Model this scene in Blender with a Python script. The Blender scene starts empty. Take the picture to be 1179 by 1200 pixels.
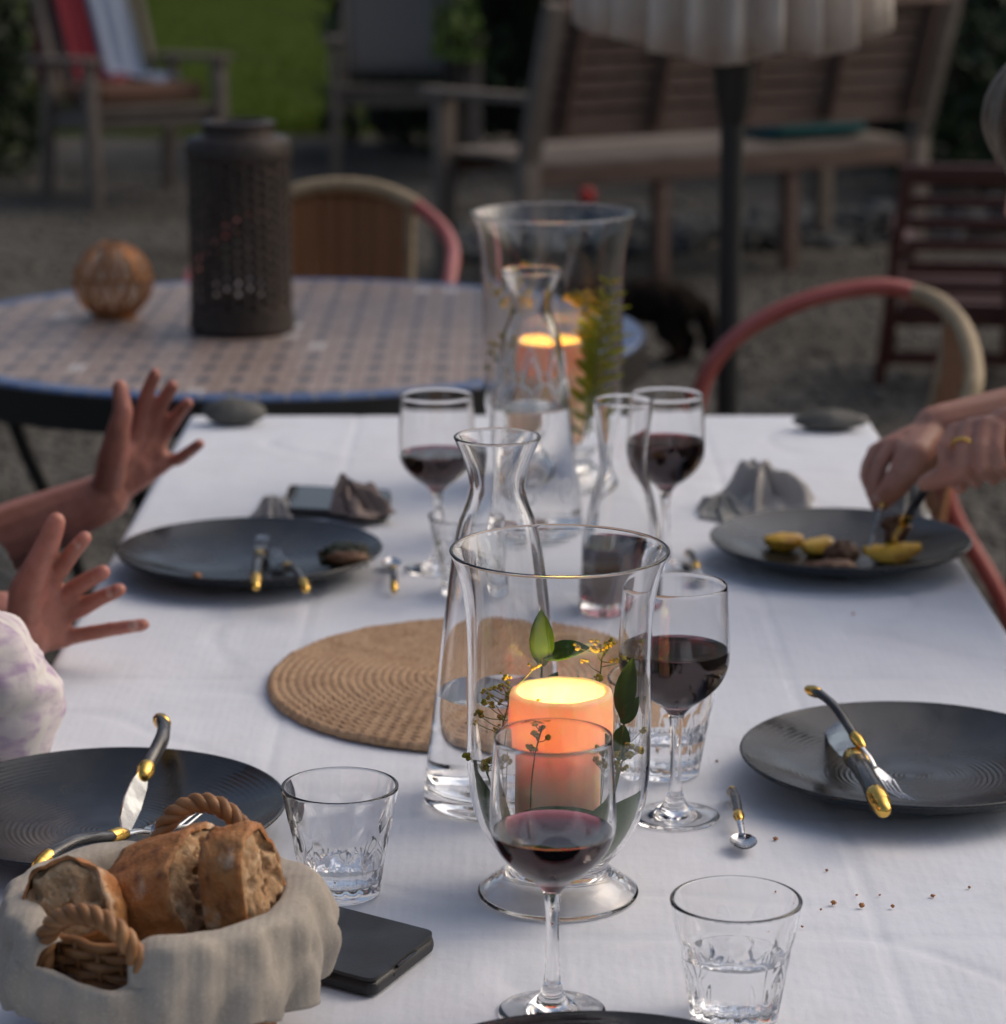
import bpy, bmesh, math, random
import numpy as np
from mathutils import Vector, Matrix, Quaternion, noise
random.seed(11); np.random.seed(11)
S = bpy.context.scene; COL = S.collection
R = math.radians; PI = math.pi
# ------------------------------------------------------------------ camera
CAMH = 1.457; PITCH = R(13.0); F = 3300.0; CX = 589.5; CY = 600.0
cam_d = bpy.data.cameras.new('camera'); cam = bpy.data.objects.new('camera', cam_d); COL.objects.link(cam)
cam.location = (0, 0, CAMH); cam.rotation_euler = (R(90) - PITCH, 0, 0)
cam_d.sensor_fit = 'HORIZONTAL'; cam_d.sensor_width = 36; cam_d.lens = F / 1179 * 36
cam_d.clip_start = 0.05; cam_d.clip_end = 300
cam_d.dof.use_dof = True; cam_d.dof.focus_distance = 1.93; cam_d.dof.aperture_fstop = 7.4
cam_d.dof.aperture_blades = 7
S.camera = cam
# ------------------------------------------------------------------ sky, sun, exposure
SUN_EL, SUN_ROT = R(40), R(66)
W = bpy.data.worlds.new('World'); S.world = W; W.use_nodes = True
nt = W.node_tree; bg = nt.nodes['Background']
sky = nt.nodes.new('ShaderNodeTexSky'); sky.sky_type = 'NISHITA'; sky.sun_disc = False
sky.sun_elevation = SUN_EL; sky.sun_rotation = SUN_ROT; sky.altitude = 200
sky.air_density = 1.0; sky.dust_density = 6.5; sky.ozone_density = .8
nt.links.new(sky.outputs[0], bg.inputs[0]); bg.inputs[1].default_value = 0.10
sl = bpy.data.lights.new('sun', 'SUN'); sl.energy = 0.5; sl.angle = R(85); sl.color = (1, .95, .9)
so = bpy.data.objects.new('sun', sl); COL.objects.link(so)
# sun_rotation is measured clockwise from +Y seen from above
sd = Vector((math.sin(SUN_ROT) * math.cos(SUN_EL), math.cos(SUN_ROT) * math.cos(SUN_EL), math.sin(SUN_EL)))
so.rotation_euler = sd.to_track_quat('Z', 'Y').to_euler(); so.location = (2, -3, 6)
S.view_settings.view_transform = 'Standard'; S.view_settings.look = 'None'
S.view_settings.exposure = 0.36; S.view_settings.gamma = 1
cy = S.cycles
cy.use_denoising = True; cy.max_bounces = 20; cy.transmission_bounces = 18; cy.glossy_bounces = 6; cy.diffuse_bounces = 4
cy.transparent_max_bounces = 8; cy.caustics_reflective = True; cy.caustics_refractive = True
cy.sample_clamp_indirect = 4.0; cy.blur_glossy = 0.3
cy.use_adaptive_sampling = True; cy.adaptive_threshold = 0.012

# ------------------------------------------------------------------ pixel rays of the photograph -> points on real surfaces
def ray(px, py):
    v = (CY - py) / F
    return Vector(((px - CX) / F, math.cos(PITCH) + v * math.sin(PITCH), -math.sin(PITCH) + v * math.cos(PITCH)))
CAM = Vector((0, 0, CAMH))
TZ = 0.75
def T(px, py, z=TZ):
    d = ray(px, py); return CAM + d * ((z - CAMH) / d.z)
def D(px, py, y):
    d = ray(px, py); return CAM + d * (y / d.y)

# ------------------------------------------------------------------ materials
MATS = {}
def mat(name, col, rough=.5, metal=0., trans=0., ior=1.45, spec=.5, var=None, bump=None, sss=None, coat=0., sheen=0., emit=None):
    m = bpy.data.materials.new(name); m.use_nodes = True; n = m.node_tree; b = n.nodes['Principled BSDF']
    def st(k, v): b.inputs[k].default_value = v
    st('Base Color', (*col, 1)); st('Roughness', rough); st('Metallic', metal); st('IOR', ior)
    st('Transmission Weight', trans); st('Specular IOR Level', spec); st('Coat Weight', coat); st('Sheen Weight', sheen)
    tc = n.nodes.new('ShaderNodeTexCoord')
    if var:   # list of (kind, scale, colour2, lo, hi)
        prev = None
        for kind, sc, c2, lo, hi in var:
            t = tex(n, kind, sc, tc)
            cr = n.nodes.new('ShaderNodeMapRange'); cr.inputs['From Min'].default_value = lo; cr.inputs['From Max'].default_value = hi
            n.links.new(t, cr.inputs['Value'])
            mx = n.nodes.new('ShaderNodeMix'); mx.data_type = 'RGBA'
            n.links.new(cr.outputs[0], mx.inputs[0])
            if prev: n.links.new(prev, mx.inputs[6])
            else: mx.inputs[6].default_value = (*col, 1)
            mx.inputs[7].default_value = (*c2, 1); prev = mx.outputs[2]
        n.links.new(prev, b.inputs['Base Color'])
    if bump:
        pn = None
        for kind, sc, stren, dist in bump:
            t = tex(n, kind, sc, tc); bp = n.nodes.new('ShaderNodeBump')
            bp.inputs['Strength'].default_value = stren; bp.inputs['Distance'].default_value = dist
            n.links.new(t, bp.inputs['Height'])
            if pn: n.links.new(pn, bp.inputs['Normal'])
            pn = bp.outputs[0]
        n.links.new(pn, b.inputs['Normal'])
    if sss:
        st('Subsurface Weight', sss[0]); st('Subsurface Radius', sss[1]); st('Subsurface Scale', sss[2])
    if emit: st('Emission Color', (*emit[0], 1)); st('Emission Strength', emit[1])
    MATS[name] = m; return m
def tex(n, kind, sc, tc):
    if isinstance(sc, tuple):
        mp = n.nodes.new('ShaderNodeMapping'); mp.inputs['Scale'].default_value = sc
        n.links.new(tc.outputs['Object'], mp.inputs[0]); src = mp.outputs[0]; s = 1.
    else: src = tc.outputs['Object']; s = sc
    if kind == 'noise':
        t = n.nodes.new('ShaderNodeTexNoise'); t.inputs['Scale'].default_value = s; t.inputs['Detail'].default_value = 5; o = t.outputs[0]
    elif kind == 'voronoi':
        t = n.nodes.new('ShaderNodeTexVoronoi'); t.inputs['Scale'].default_value = s; o = t.outputs['Distance']
    elif kind == 'cell':
        t = n.nodes.new('ShaderNodeTexVoronoi'); t.inputs['Scale'].default_value = s
        sp = n.nodes.new('ShaderNodeSeparateColor'); n.links.new(t.outputs['Color'], sp.inputs[0]); n.links.new(src, t.inputs['Vector']); return sp.outputs[0]
    elif kind == 'wave':
        t = n.nodes.new('ShaderNodeTexWave'); t.inputs['Scale'].default_value = s; t.inputs['Distortion'].default_value = 2; o = t.outputs[1]
    elif kind == 'rings':
        t = n.nodes.new('ShaderNodeTexWave'); t.wave_type = 'RINGS'; t.rings_direction = 'Z'; t.inputs['Scale'].default_value = s
        t.inputs['Distortion'].default_value = 1.2; t.inputs['Detail'].default_value = 2; o = t.outputs[1]
    n.links.new(src, t.inputs['Vector']); return o

mat('cloth_white', (.675, .70, .755), .85, sheen=.1, spec=.15, bump=[('noise', 9, .35, .012), ('noise', (30, 7, 20), .25, .006), ('wave', (900, 40, 900), .12, .0004), ('wave', (40, 900, 900), .12, .0004)],
    var=[('noise', 14, (.63, .645, .69), .45, .8)])
mat('glass', (1, 1, 1), 0.0, trans=1, ior=1.47)
mat('etched', (.85, .86, .88), .6, trans=.15, ior=1.3)
mat('wine', (.36, .015, .03), 0.0, trans=1, ior=1.34)
def add_absorb(m, col, dens):
    n = m.node_tree; a = n.nodes.new('ShaderNodeVolumeAbsorption'); a.inputs[0].default_value = (*col, 1); a.inputs[1].default_value = dens
    n.links.new(a.outputs[0], n.nodes['Material Output'].inputs['Volume'])
MATS['wine'].node_tree.nodes['Principled BSDF'].inputs['Base Color'].default_value = (.82, .35, .40, 1)
add_absorb(MATS['wine'], (.45, .02, .045), 170)
mat('water', (1, 1, 1), 0.0, trans=1, ior=1.333)
mat('plate_black', (.009, .010, .011), .17, spec=.65, var=[('noise', 40, (.020, .021, .023), .5, .8), ('noise', 13, (.026, .025, .023), .52, .66)], bump=[('noise', 130, .12, .001), ('noise', 18, .10, .004)])
mat('gold', (.80, .50, .12), .22, metal=1, bump=[('noise', 220, .2, .001)])
mat('steel', (.66, .66, .67), .14, metal=1, var=[('noise', 150, (.5, .5, .5), .5, .8)])
mat('horn', (.035, .037, .040), .22, spec=.6, var=[('noise', (20, 160, 160), (.17, .17, .175), .5, .8)])
mat('seagrass', (.44, .285, .17), .8, spec=.2, var=[('noise', 60, (.33, .195, .11), .45, .72), ('noise', 260, (.56, .39, .25), .50, .75), ('noise', 140, (.24, .13, .07), .58, .75)], bump=[('noise', 350, .6, .002)])
mat('linen', (.43, .375, .31), .9, sheen=.1, spec=.1, var=[('noise', 60, (.36, .315, .26), .4, .75), ('noise', 500, (.50, .445, .375), .5, .8)], bump=[('noise', 22, .35, .01), ('wave', (1400, 60, 1400), .25, .0006), ('wave', (60, 1400, 1400), .25, .0006)])
mat('wicker', (.24, .105, .035), .45, var=[('noise', 70, (.42, .21, .085), .42, .75), ('noise', 30, (.12, .045, .015), .55, .8)], bump=[('noise', 200, .3, .001)])
mat('crust', (.40, .155, .045), .55, var=[('noise', 45, (.53, .27, .10), .45, .7), ('noise', 90, (.17, .05, .014), .52, .72), ('noise', 38, (.62, .47, .33), .57, .70)], bump=[('noise', 90, .9, .004), ('noise', 300, .5, .002)])
mat('crumb', (.44, .275, .15), .9, spec=.1, var=[('noise', 70, (.33, .18, .09), .45, .72), ('noise', 160, (.60, .44, .28), .5, .75), ('noise', 220, (.20, .10, .045), .60, .72)], bump=[('noise', 120, .6, .004), ('noise', 300, .5, .002)], sss=(.1, (1, .5, .25), .004))
mat('leather_black', (.018, .018, .019), .42, bump=[('noise', 700, .25, .0006)], var=[('noise', 60, (.026, .026, .027), .4, .7)])
mat('screen_glass', (.006, .006, .007), .04, spec=.6)
mat('leaf_dark', (.030, .080, .010), .6, spec=.08, var=[('noise', 60, (.055, .12, .015), .4, .75)])
mat('leaf_light', (.34, .38, .02), .5, spec=.2, var=[('noise', 80, (.46, .42, .03), .4, .7)])
mat('flower_yellow', (.42, .32, .025), .6, var=[('noise', 150, (.26, .28, .03), .4, .7)])
mat('stem_green', (.09, .13, .03), .6)
mat('skin', (.40, .185, .125), .48, sss=(.18, (1, .32, .15), .012), var=[('noise', 35, (.46, .20, .15), .4, .75), ('noise', 160, (.32, .14, .09), .5, .85)], bump=[('noise', 70, .22, .004), ('noise', 300, .2, .001)])
mat('skin_tan', (.42, .18, .128), .48, sss=(.15, (1, .32, .15), .012), var=[('noise', 35, (.50, .20, .155), .4, .75), ('noise', 60, (.34, .125, .085), .5, .8), ('noise', 160, (.36, .14, .095), .5, .85)], bump=[('noise', 70, .22, .004), ('noise', 300, .2, .001)])
mat('skin_pale', (.46, .23, .16), .48, sss=(.18, (1, .32, .15), .012), var=[('noise', 35, (.44, .18, .12), .4, .75)], bump=[('noise', 70, .22, .004), ('noise', 300, .2, .001)])
mat('fabric_black', (.018, .020, .022), .85, bump=[('noise', 40, .4, .01)])
mat('fabric_blue', (.05, .07, .12), .85, bump=[('noise', 40, .4, .01)])
mat('fabric_floral', (.66, .60, .60), .85, spec=.1, bump=[('noise', 600, .2, .0008)], var=[('noise', (30, 40, 95), (.46, .35, .47), .44, .64), ('noise', (26, 80, 30), (.70, .66, .62), .5, .6), ('noise', 16, (.52, .40, .18), .62, .70)])
mat('hair_grey', (.25, .205, .155), .5, var=[('noise', (160, 160, 15), (.12, .09, .06), .4, .7)], bump=[('noise', (200, 200, 10), .8, .006)])
mat('hair_brown', (.06, .035, .02), .5, var=[('noise', (120, 120, 15), (.03, .02, .012), .4, .7)], bump=[('noise', (200, 200, 10), .8, .006)])
mat('nail', (.52, .30, .24), .3)
mat('eye_white', (.7, .7, .68), .2)
mat('napkin_grey', (.64, .62, .60), .9, spec=.1, bump=[('noise', 300, .2, .001)], var=[('noise', 40, (.56, .54, .52), .4, .7)])
mat('napkin_brown', (.25, .20, .18), .9, spec=.1, bump=[('noise', 300, .2, .001)], var=[('noise', 40, (.19, .15, .13), .4, .7)])
def thin(name, k):
    m = MATS[name]; n = m.node_tree; t = n.nodes.new('ShaderNodeBsdfTranslucent'); x = n.nodes.new('ShaderNodeMixShader'); x.inputs[0].default_value = k; b = n.nodes['Principled BSDF']
    t.inputs[0].default_value = b.inputs['Base Color'].default_value
    if b.inputs['Base Color'].links: n.links.new(b.inputs['Base Color'].links[0].from_socket, t.inputs[0])
    n.links.new(b.outputs[0], x.inputs[1]); n.links.new(t.outputs[0], x.inputs[2]); n.links.new(x.outputs[0], n.nodes['Material Output'].inputs[0])
mat('napkin_pale', (.50, .50, .48), .8, bump=[('noise', 60, .5, .006)])
mat('stone_grey', (.10, .098, .088), .75, spec=.2, var=[('noise', 30, (.16, .155, .14), .45, .7)], bump=[('noise', 120, .5, .003)])
mat('potato', (.74, .43, .045), .38, var=[('noise', 50, (.42, .17, .02), .5, .7)], bump=[('noise', 90, .5, .003)], sss=(.15, (1, .6, .2), .006))
mat('roast_meat', (.16, .07, .03), .45, var=[('noise', 70, (.34, .19, .10), .48, .72)], bump=[('noise', 110, .8, .004)])
mat('greens', (.02, .03, .01), .5, var=[('noise', 80, (.06, .05, .02), .4, .7)])
mat('red_lacquer', (.36, .082, .068), .38, var=[('noise', 12, (.42, .12, .10), .4, .7)])
mat('rattan_beige', (.36, .28, .17), .6, var=[('noise', 60, (.27, .19, .10), .4, .7)], bump=[('wave', (10, 10, 300), .4, .002)])
mat('rattan_weave', (.30, .12, .045), .7, var=[('wave', (60, 60, 20), (.40, .20, .09), .3, .8)], bump=[('wave', (60, 60, 20), .6, .004)])
mat('wrought_iron', (.012, .011, .010), .45, bump=[('noise', 90, .3, .002)])
mat('lantern_metal', (.045, .034, .028), .5, metal=.4, var=[('noise', 50, (.085, .055, .04), .5, .75)], bump=[('noise', 120, .3, .002)])
mat('copper_wire', (.42, .20, .09), .4, metal=.7, var=[('noise', 50, (.36, .15, .05), .4, .7)])
mat('glass_amber', (.95, .84, .72), .12, trans=.85, ior=1.2)
mat('wood_grey', (.19, .155, .127), .8, var=[('noise', (6, 60, 60), (.125, .098, .078), .4, .7)], bump=[('noise', (10, 90, 90), .4, .003)])
mat('wood_brown', (.15, .092, .068), .7, var=[('noise', (6, 60, 60), (.09, .05, .034), .4, .7)], bump=[('noise', (10, 90, 90), .4, .003)])
mat('wood_red', (.075, .021, .014), .5, var=[('noise', (6, 60, 60), (.075, .018, .012), .4, .7)], bump=[('noise', (10, 90, 90), .3, .002)])
mat('fabric_charcoal', (.10, .097, .095), .9, bump=[('noise', 200, .4, .002)])
mat('cushion_brown', (.15, .078, .05), .9, bump=[('noise', 60, .4, .006)])
mat('fabric_teal', (.03, .15, .17), .9, bump=[('noise', 60, .4, .006)])
mat('canopy_cream', (.86, .81, .74), .9, bump=[('noise', 30, .3, .01)], var=[('noise', 10, (.75, .69, .62), .4, .7)])
mat('pole_grey', (.028, .029, .028), .4)
mat('concrete', (.2, .2, .19), .9, bump=[('noise', 80, .5, .003)])
mat('blanket_red', (.20, .018, .028), .9, bump=[('noise', 60, .4, .006)])
mat('blanket_blue', (.34, .38, .46), .9, bump=[('noise', 60, .4, .006)], var=[('wave', (25, 25, 5), (.20, .24, .33), .5, .7)])
mat('cat_fur', (.012, .009, .007), .9, spec=.1, var=[('noise', 22, (.055, .028, .016), .56, .70)], bump=[('noise', 130, .9, .01)])
mat('ball_red', (.45, .012, .010), .4)
mat('gravel_ground', (.092, .085, .075), .95, spec=.1, var=[('cell', 42, (.155, .145, .128), .5, 1.), ('noise', 1.3, (.052, .047, .037), .45, .7), ('noise', 9, (.115, .104, .086), .52, .75)], bump=[('voronoi', 42, 1., .02), ('noise', 120, .5, .006)])
mat('pebble', (.115, .107, .095), .9, spec=.1, var=[('noise', 2.1, (.18, .165, .14), .45, .62), ('noise', 3.3, (.05, .044, .036), .55, .7)])
mat('lawn_ground', (.045, .070, .012), .95, spec=.05, var=[('noise', 1.2, (.072, .098, .016), .4, .7), ('noise', 14, (.03, .06, .004), .5, .7)], bump=[('noise', 70, 1., .03)])
mat('grass_blade', (.06, .095, .014), .8, spec=.05, var=[('noise', .8, (.10, .135, .018), .4, .65)])
mat('hedge_leaf', (.020, .036, .008), .6, var=[('noise', .9, (.05, .08, .012), .55, .75)])
mat('bush_leaf', (.085, .14, .012), .6, var=[('noise', 4, (.05, .09, .01), .4, .7)])
mat('autumn_leaf', (.16, .075, .012), .6, var=[('noise', 3, (.06, .075, .01), .45, .6), ('noise', 5, (.20, .035, .015), .6, .7)])
mat('bark', (.03, .024, .019), .9, bump=[('noise', 30, .8, .02)])
mat('slate', (.06, .062, .062), .9, spec=.1, var=[('noise', 6, (.11, .113, .115), .45, .7)], bump=[('noise', 40, .6, .01)])
mat('wood_leaf', (.03, .045, .015), .7)
mat('wax', (.92, .66, .41), .45, sss=(1., (1., .34, .07), .021))
mat('wax_pale', (.80, .52, .30), .45, sss=(1., (1., .30, .06), .008))
mat('flame', (1, .8, .3), .5, emit=((1., .52, .10), 40.))
def gloss(name, lo, hi, sc):
    n = MATS[name].node_tree; tc = n.nodes.new('ShaderNodeTexCoord'); t = n.nodes.new('ShaderNodeTexNoise'); t.inputs['Scale'].default_value = sc; t.inputs['Detail'].default_value = 6
    r = n.nodes.new('ShaderNodeMapRange'); r.inputs['From Min'].default_value = .38; r.inputs['From Max'].default_value = .64; r.inputs['To Min'].default_value = lo; r.inputs['To Max'].default_value = hi
    n.links.new(tc.outputs['Object'], t.inputs['Vector']); n.links.new(t.outputs[0], r.inputs['Value']); n.links.new(r.outputs[0], n.nodes['Principled BSDF'].inputs['Roughness'])
gloss('plate_black', .11, .34, 16); gloss('steel', .08, .28, 60); gloss('leather_black', .32, .5, 30)
def mosaic():
    m = mat('mosaic_tiles', (.42, .33, .28), .45, spec=.35, bump=None); n = m.node_tree; b = n.nodes['Principled BSDF']
    tc = n.nodes.new('ShaderNodeTexCoord'); sp = n.nodes.new('ShaderNodeSeparateXYZ'); n.links.new(tc.outputs['Object'], sp.inputs[0])
    def M(op, a, bb=None, c=None):
        k = n.nodes.new('ShaderNodeMath'); k.operation = op
        for i, v in enumerate((a, bb, c)):
            if v is None: continue
            if isinstance(v, (int, float)): k.inputs[i].default_value = v
            else: n.links.new(v, k.inputs[i])
        return k.outputs[0]
    P = .048; Q = .095
    def cell(src, p, w):   # 1 where |fract-.5| < w
        return M('LESS_THAN', M('ABSOLUTE', M('SUBTRACT', M('FRACT', M('ADD', M('DIVIDE', src, p), 40.)), .5)), w)
    x, y = sp.outputs[0], sp.outputs[1]
    blue = M('MULTIPLY', cell(x, P, .22), cell(y, Q, .23))
    gx, gy = cell(x, P / 2, .45), cell(y, Q / 2, .46)
    tile = M('MULTIPLY', gx, gy)
    r = M('SQRT', M('ADD', M('MULTIPLY', x, x), M('MULTIPLY', y, y)))
    band = M('GREATER_THAN', r, .537)
    ang = M('ARCTAN2', y, x); bt = cell(ang, .07, .45)
    rnd = n.nodes.new('ShaderNodeTexVoronoi'); rnd.inputs['Scale'].default_value = 34; n.links.new(tc.outputs['Object'], rnd.inputs['Vector'])
    sc = n.nodes.new('ShaderNodeSeparateColor'); n.links.new(rnd.outputs['Color'], sc.inputs[0])
    def mix(f, a, c):
        k = n.nodes.new('ShaderNodeMix'); k.data_type = 'RGBA'; n.links.new(f, k.inputs[0])
        for i, v in ((6, a), (7, c)):
            if isinstance(v, tuple): k.inputs[i].default_value = (*v, 1)
            else: n.links.new(v, k.inputs[i])
        return k.outputs[2]
    beige = mix(sc.outputs[0], (.29, .215, .18), (.38, .295, .255))
    bl = mix(sc.outputs[1], (.085, .09, .11), (.135, .14, .16))
    wn = n.nodes.new('ShaderNodeTexWhiteNoise'); cv = n.nodes.new('ShaderNodeCombineXYZ'); n.links.new(M('FLOOR', M('ADD', M('DIVIDE', x, P), 40.)), cv.inputs[0]); n.links.new(M('FLOOR', M('ADD', M('DIVIDE', y, Q), 40.)), cv.inputs[1]); n.links.new(cv.outputs[0], wn.inputs['Vector'])
    bl = mix(M('GREATER_THAN', wn.outputs['Value'], .93), bl, (.62, .60, .58))
    body = mix(blue, beige, bl)
    body = mix(tile, (.15, .115, .095), body)
    rim = mix(bt, (.25, .24, .23), mix(sc.outputs[0], (.05, .095, .22), (.10, .16, .30)))
    n.links.new(mix(band, body, rim), b.inputs['Base Color'])
mosaic()

for _n, _k in (('napkin_grey', .45), ('napkin_pale', .45), ('leaf_light', .4), ('leaf_dark', .12), ('canopy_cream', .5), ('flower_yellow', .3), ('grass_blade', .3)): thin(_n, _k)
# ------------------------------------------------------------------ mesh builder
def sm(pts, n=5):
    """Catmull-Rom resample of a polyline (any dimension)"""
    P = [np.array(p, float) for p in pts]; out = []
    for i in range(len(P) - 1):
        p0 = P[max(i - 1, 0)]; p1 = P[i]; p2 = P[i + 1]; p3 = P[min(i + 2, len(P) - 1)]
        for k in range(n):
            t = k / n
            out.append(.5 * (2 * p1 + (p2 - p0) * t + (2 * p0 - 5 * p1 + 4 * p2 - p3) * t * t + (3 * p1 - p0 - 3 * p2 + p3) * t ** 3))
    out.append(P[-1]); return out
class MB:
    def __init__(s): s.v = []; s.f = []
    def add(s, v, f):
        o = len(s.v); s.v += [tuple(p) for p in v]; s.f += [tuple(i + o for i in q) for q in f]; return s
    def lathe(s, prof, seg=64, c=(0, 0, 0), mod=None, loop=False):
        v = []; f = []; rings = []
        for r, z in prof:
            if r < 1e-6: rings.append([len(v)]); v.append((c[0], c[1], c[2] + z)); continue
            st = len(v)
            for k in range(seg):
                th = 2 * PI * k / seg; rr, zz = (r, z) if mod is None else mod(r, z, th)
                v.append((c[0] + rr * math.cos(th), c[1] + rr * math.sin(th), c[2] + zz))
            rings.append(list(range(st, st + seg)))
        pairs = list(zip(rings, rings[1:])) + ([(rings[-1], rings[0])] if loop else [])
        for a, b in pairs:
            if len(a) == 1 and len(b) == 1: continue
            for k in range(seg):
                j = (k + 1) % seg
                if len(a) == 1: f.append((a[0], b[j], b[k]))
                elif len(b) == 1: f.append((a[k], a[j], b[0]))
                else: f.append((a[k], a[j], b[j], b[k]))
        return s.add(v, f)
    def tube(s, pts, r, seg=8, caps=True, closed=False, flat=1.0, up=None):
        P = [Vector(p) for p in pts]; n = len(P)
        rr = list(r) if hasattr(r, '__len__') else [r] * n
        v = []; f = []; prev = None
        for i in range(n):
            if closed: t = (P[(i + 1) % n] - P[i - 1])
            else: t = P[min(i + 1, n - 1)] - P[max(i - 1, 0)]
            if t.length < 1e-9: t = Vector((0, 0, 1))
            t.normalize()
            if prev is None:
                u = Vector(up) if up else (Vector((0, 0, 1)) if abs(t.z) < .9 else Vector((1, 0, 0)))
            else: u = prev
            u = u - t * u.dot(t)
            if u.length < 1e-6: u = t.orthogonal()
            u.normalize(); w = t.cross(u); prev = u
            for k in range(seg):
                a = 2 * PI * k / seg; v.append(P[i] + u * (math.cos(a) * rr[i] * flat) + w * (math.sin(a) * rr[i]))
        m = n if closed else n - 1
        for i in range(m):
            for k in range(seg):
                a = i * seg + k; b = i * seg + (k + 1) % seg; j = ((i + 1) % n) * seg
                f.append((a, b, j + (k + 1) % seg, j + k))
        if caps and not closed:
            f.append(tuple(range(seg))[::-1]); f.append(tuple(range((n - 1) * seg, n * seg)))
        return s.add(v, f)
    def cap(s, p0, p1, r0, r1=None, seg=12):
        """tapered capsule"""
        r1 = r0 if r1 is None else r1; p0 = Vector(p0); p1 = Vector(p1); d = p1 - p0
        if d.length < 1e-6: d = Vector((0, 0, 1e-4)); p1 = p0 + d
        d.normalize(); pts = []; rr = []
        for a in (88, 60, 30): pts.append(p0 - d * r0 * math.sin(R(a))); rr.append(r0 * math.cos(R(a)))
        pts.append(p0); rr.append(r0); pts.append(p1); rr.append(r1)
        for a in (30, 60, 88): pts.append(p1 + d * r1 * math.sin(R(a))); rr.append(r1 * math.cos(R(a)))
        return s.tube(pts, rr, seg)
    def chain(s, pts, rads, seg=12):
        for i in range(len(pts) - 1): s.cap(pts[i], pts[i + 1], rads[i], rads[i + 1], seg)
        return s
    def box(s, c, sz, rot=None, bev=0.):
        x, y, z = (q / 2 for q in sz); b = min(bev, x * .9, y * .9, z * .9)
        if b <= 0:
            v = [Vector((i * x, j * y, k * z)) for i in (-1, 1) for j in (-1, 1) for k in (-1, 1)]
            f = [(0, 1, 3, 2), (4, 6, 7, 5), (0, 4, 5, 1), (2, 3, 7, 6), (0, 2, 6, 4), (1, 5, 7, 3)]
        else:
            bm = bmesh.new(); bmesh.ops.create_cube(bm, size=1)
            for q in bm.verts: q.co = Vector((q.co.x * 2 * x, q.co.y * 2 * y, q.co.z * 2 * z))
            bmesh.ops.bevel(bm, geom=list(bm.edges), offset=b, segments=2, affect='EDGES', profile=.6)
            bm.verts.index_update(); v = [q.co.copy() for q in bm.verts]; f = [tuple(q.index for q in p.verts) for p in bm.faces]; bm.free()
        M = rot if rot is not None else Matrix.Identity(3)
        return s.add([M @ q + Vector(c) for q in v], f)
    def bar(s, p0, p1, w, t, up=(0, 0, 1), bev=.003):
        p0 = Vector(p0); p1 = Vector(p1); d = (p1 - p0); L = d.length; d.normalize(); u = Vector(up); u = u - d * u.dot(d)
        if u.length < 1e-5: u = d.orthogonal()
        u.normalize(); w_ = u.cross(d); M = Matrix((d, w_, u)).transposed()
        return s.box((p0 + p1) / 2, (L, w, t), M, bev)
    def ell(s, c, rad, seg=24, rings=14, rot=None, fn=None):
        M = rot if rot is not None else Matrix.Identity(3); v = []; f = []
        pr = [(math.cos(-PI / 2 + PI * i / rings), math.sin(-PI / 2 + PI * i / rings)) for i in range(rings + 1)]
        t = MB(); t.lathe([(max(0, a) if 0 < i < rings else 0, b) for i, (a, b) in enumerate(pr)], seg)
        out = []
        for p in t.v:
            q = Vector(p)
            if fn: q = q * fn(q)
            out.append(M @ Vector((q.x * rad[0], q.y * rad[1], q.z * rad[2])) + Vector(c))
        return s.add(out, t.f)
    def grid(s, fn, nu, nv, closed_u=False):
        v = [fn(i / (nu if closed_u else nu - 1), j / (nv - 1)) for j in range(nv) for i in range(nu)]; f = []
        for j in range(nv - 1):
            for i in range(nu if closed_u else nu - 1):
                a = j * nu + i; b = j * nu + (i + 1) % nu; f.append((a, b, b + nu, a + nu))
        return s.add(v, f)
    def leaf(s, p0, d, up, L, w, bend=.15, th=.0006):
        p0 = Vector(p0); d = Vector(d).normalized(); u = Vector(up); u = (u - d * u.dot(d))
        if u.length < 1e-4: u = d.orthogonal()
        u.normalize(); x = d.cross(u); n = 7; v = []; f = []
        for sgn in (1, -1):
            for i in range(n):
                t = i / (n - 1); ww = w * (math.sin(PI * min(1, t * .97 + .03)) ** .75) * (1 - .25 * t) + .0003
                c = p0 + d * (L * t) + u * (-bend * L * t * t + sgn * th)
                v += [c - x * ww + u * ww * .25, c, c + x * ww + u * ww * .25]
        for q in (0, 1):
            o = q * n * 3
            for i in range(n - 1):
                for k in (0, 1):
                    a = o + i * 3 + k; qd = (a, a + 1, a + 4, a + 3); f.append(qd if q == 0 else qd[::-1])
        m = n * 3
        for i in range(n - 1):
            for k in (0, 2):
                a = i * 3 + k; qd = (a, a + 3, a + 3 + m, a + m); f.append(qd if k == 0 else qd[::-1])
        return s.add(v, f)
    def mesh(s, name, material, smooth=35, recalc=True):
        me = bpy.data.meshes.new(name); me.from_pydata([tuple(p) for p in s.v], [], s.f)
        if recalc:
            bm = bmesh.new(); bm.from_mesh(me); bmesh.ops.recalc_face_normals(bm, faces=bm.faces); bm.to_mesh(me); bm.free()
        me.materials.append(material if not isinstance(material, str) else MATS[material])
        if smooth is not None:
            for p in me.polygons: p.use_smooth = True
            if smooth < 180: me.set_sharp_from_angle(angle=R(smooth))
        return me
    def build(s, name, material, parent=None, smooth=35, recalc=True, loc=None):
        """links ONE mesh object; loc = origin to subtract"""
        if loc is not None: L = Vector(loc); s.v = [tuple(Vector(p) - L) for p in s.v]
        o = bpy.data.objects.new(name, s.mesh(name, material, smooth, recalc)); COL.objects.link(o)
        if loc is not None: o.location = loc
        if parent is not None: o.parent = parent
        return o
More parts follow.
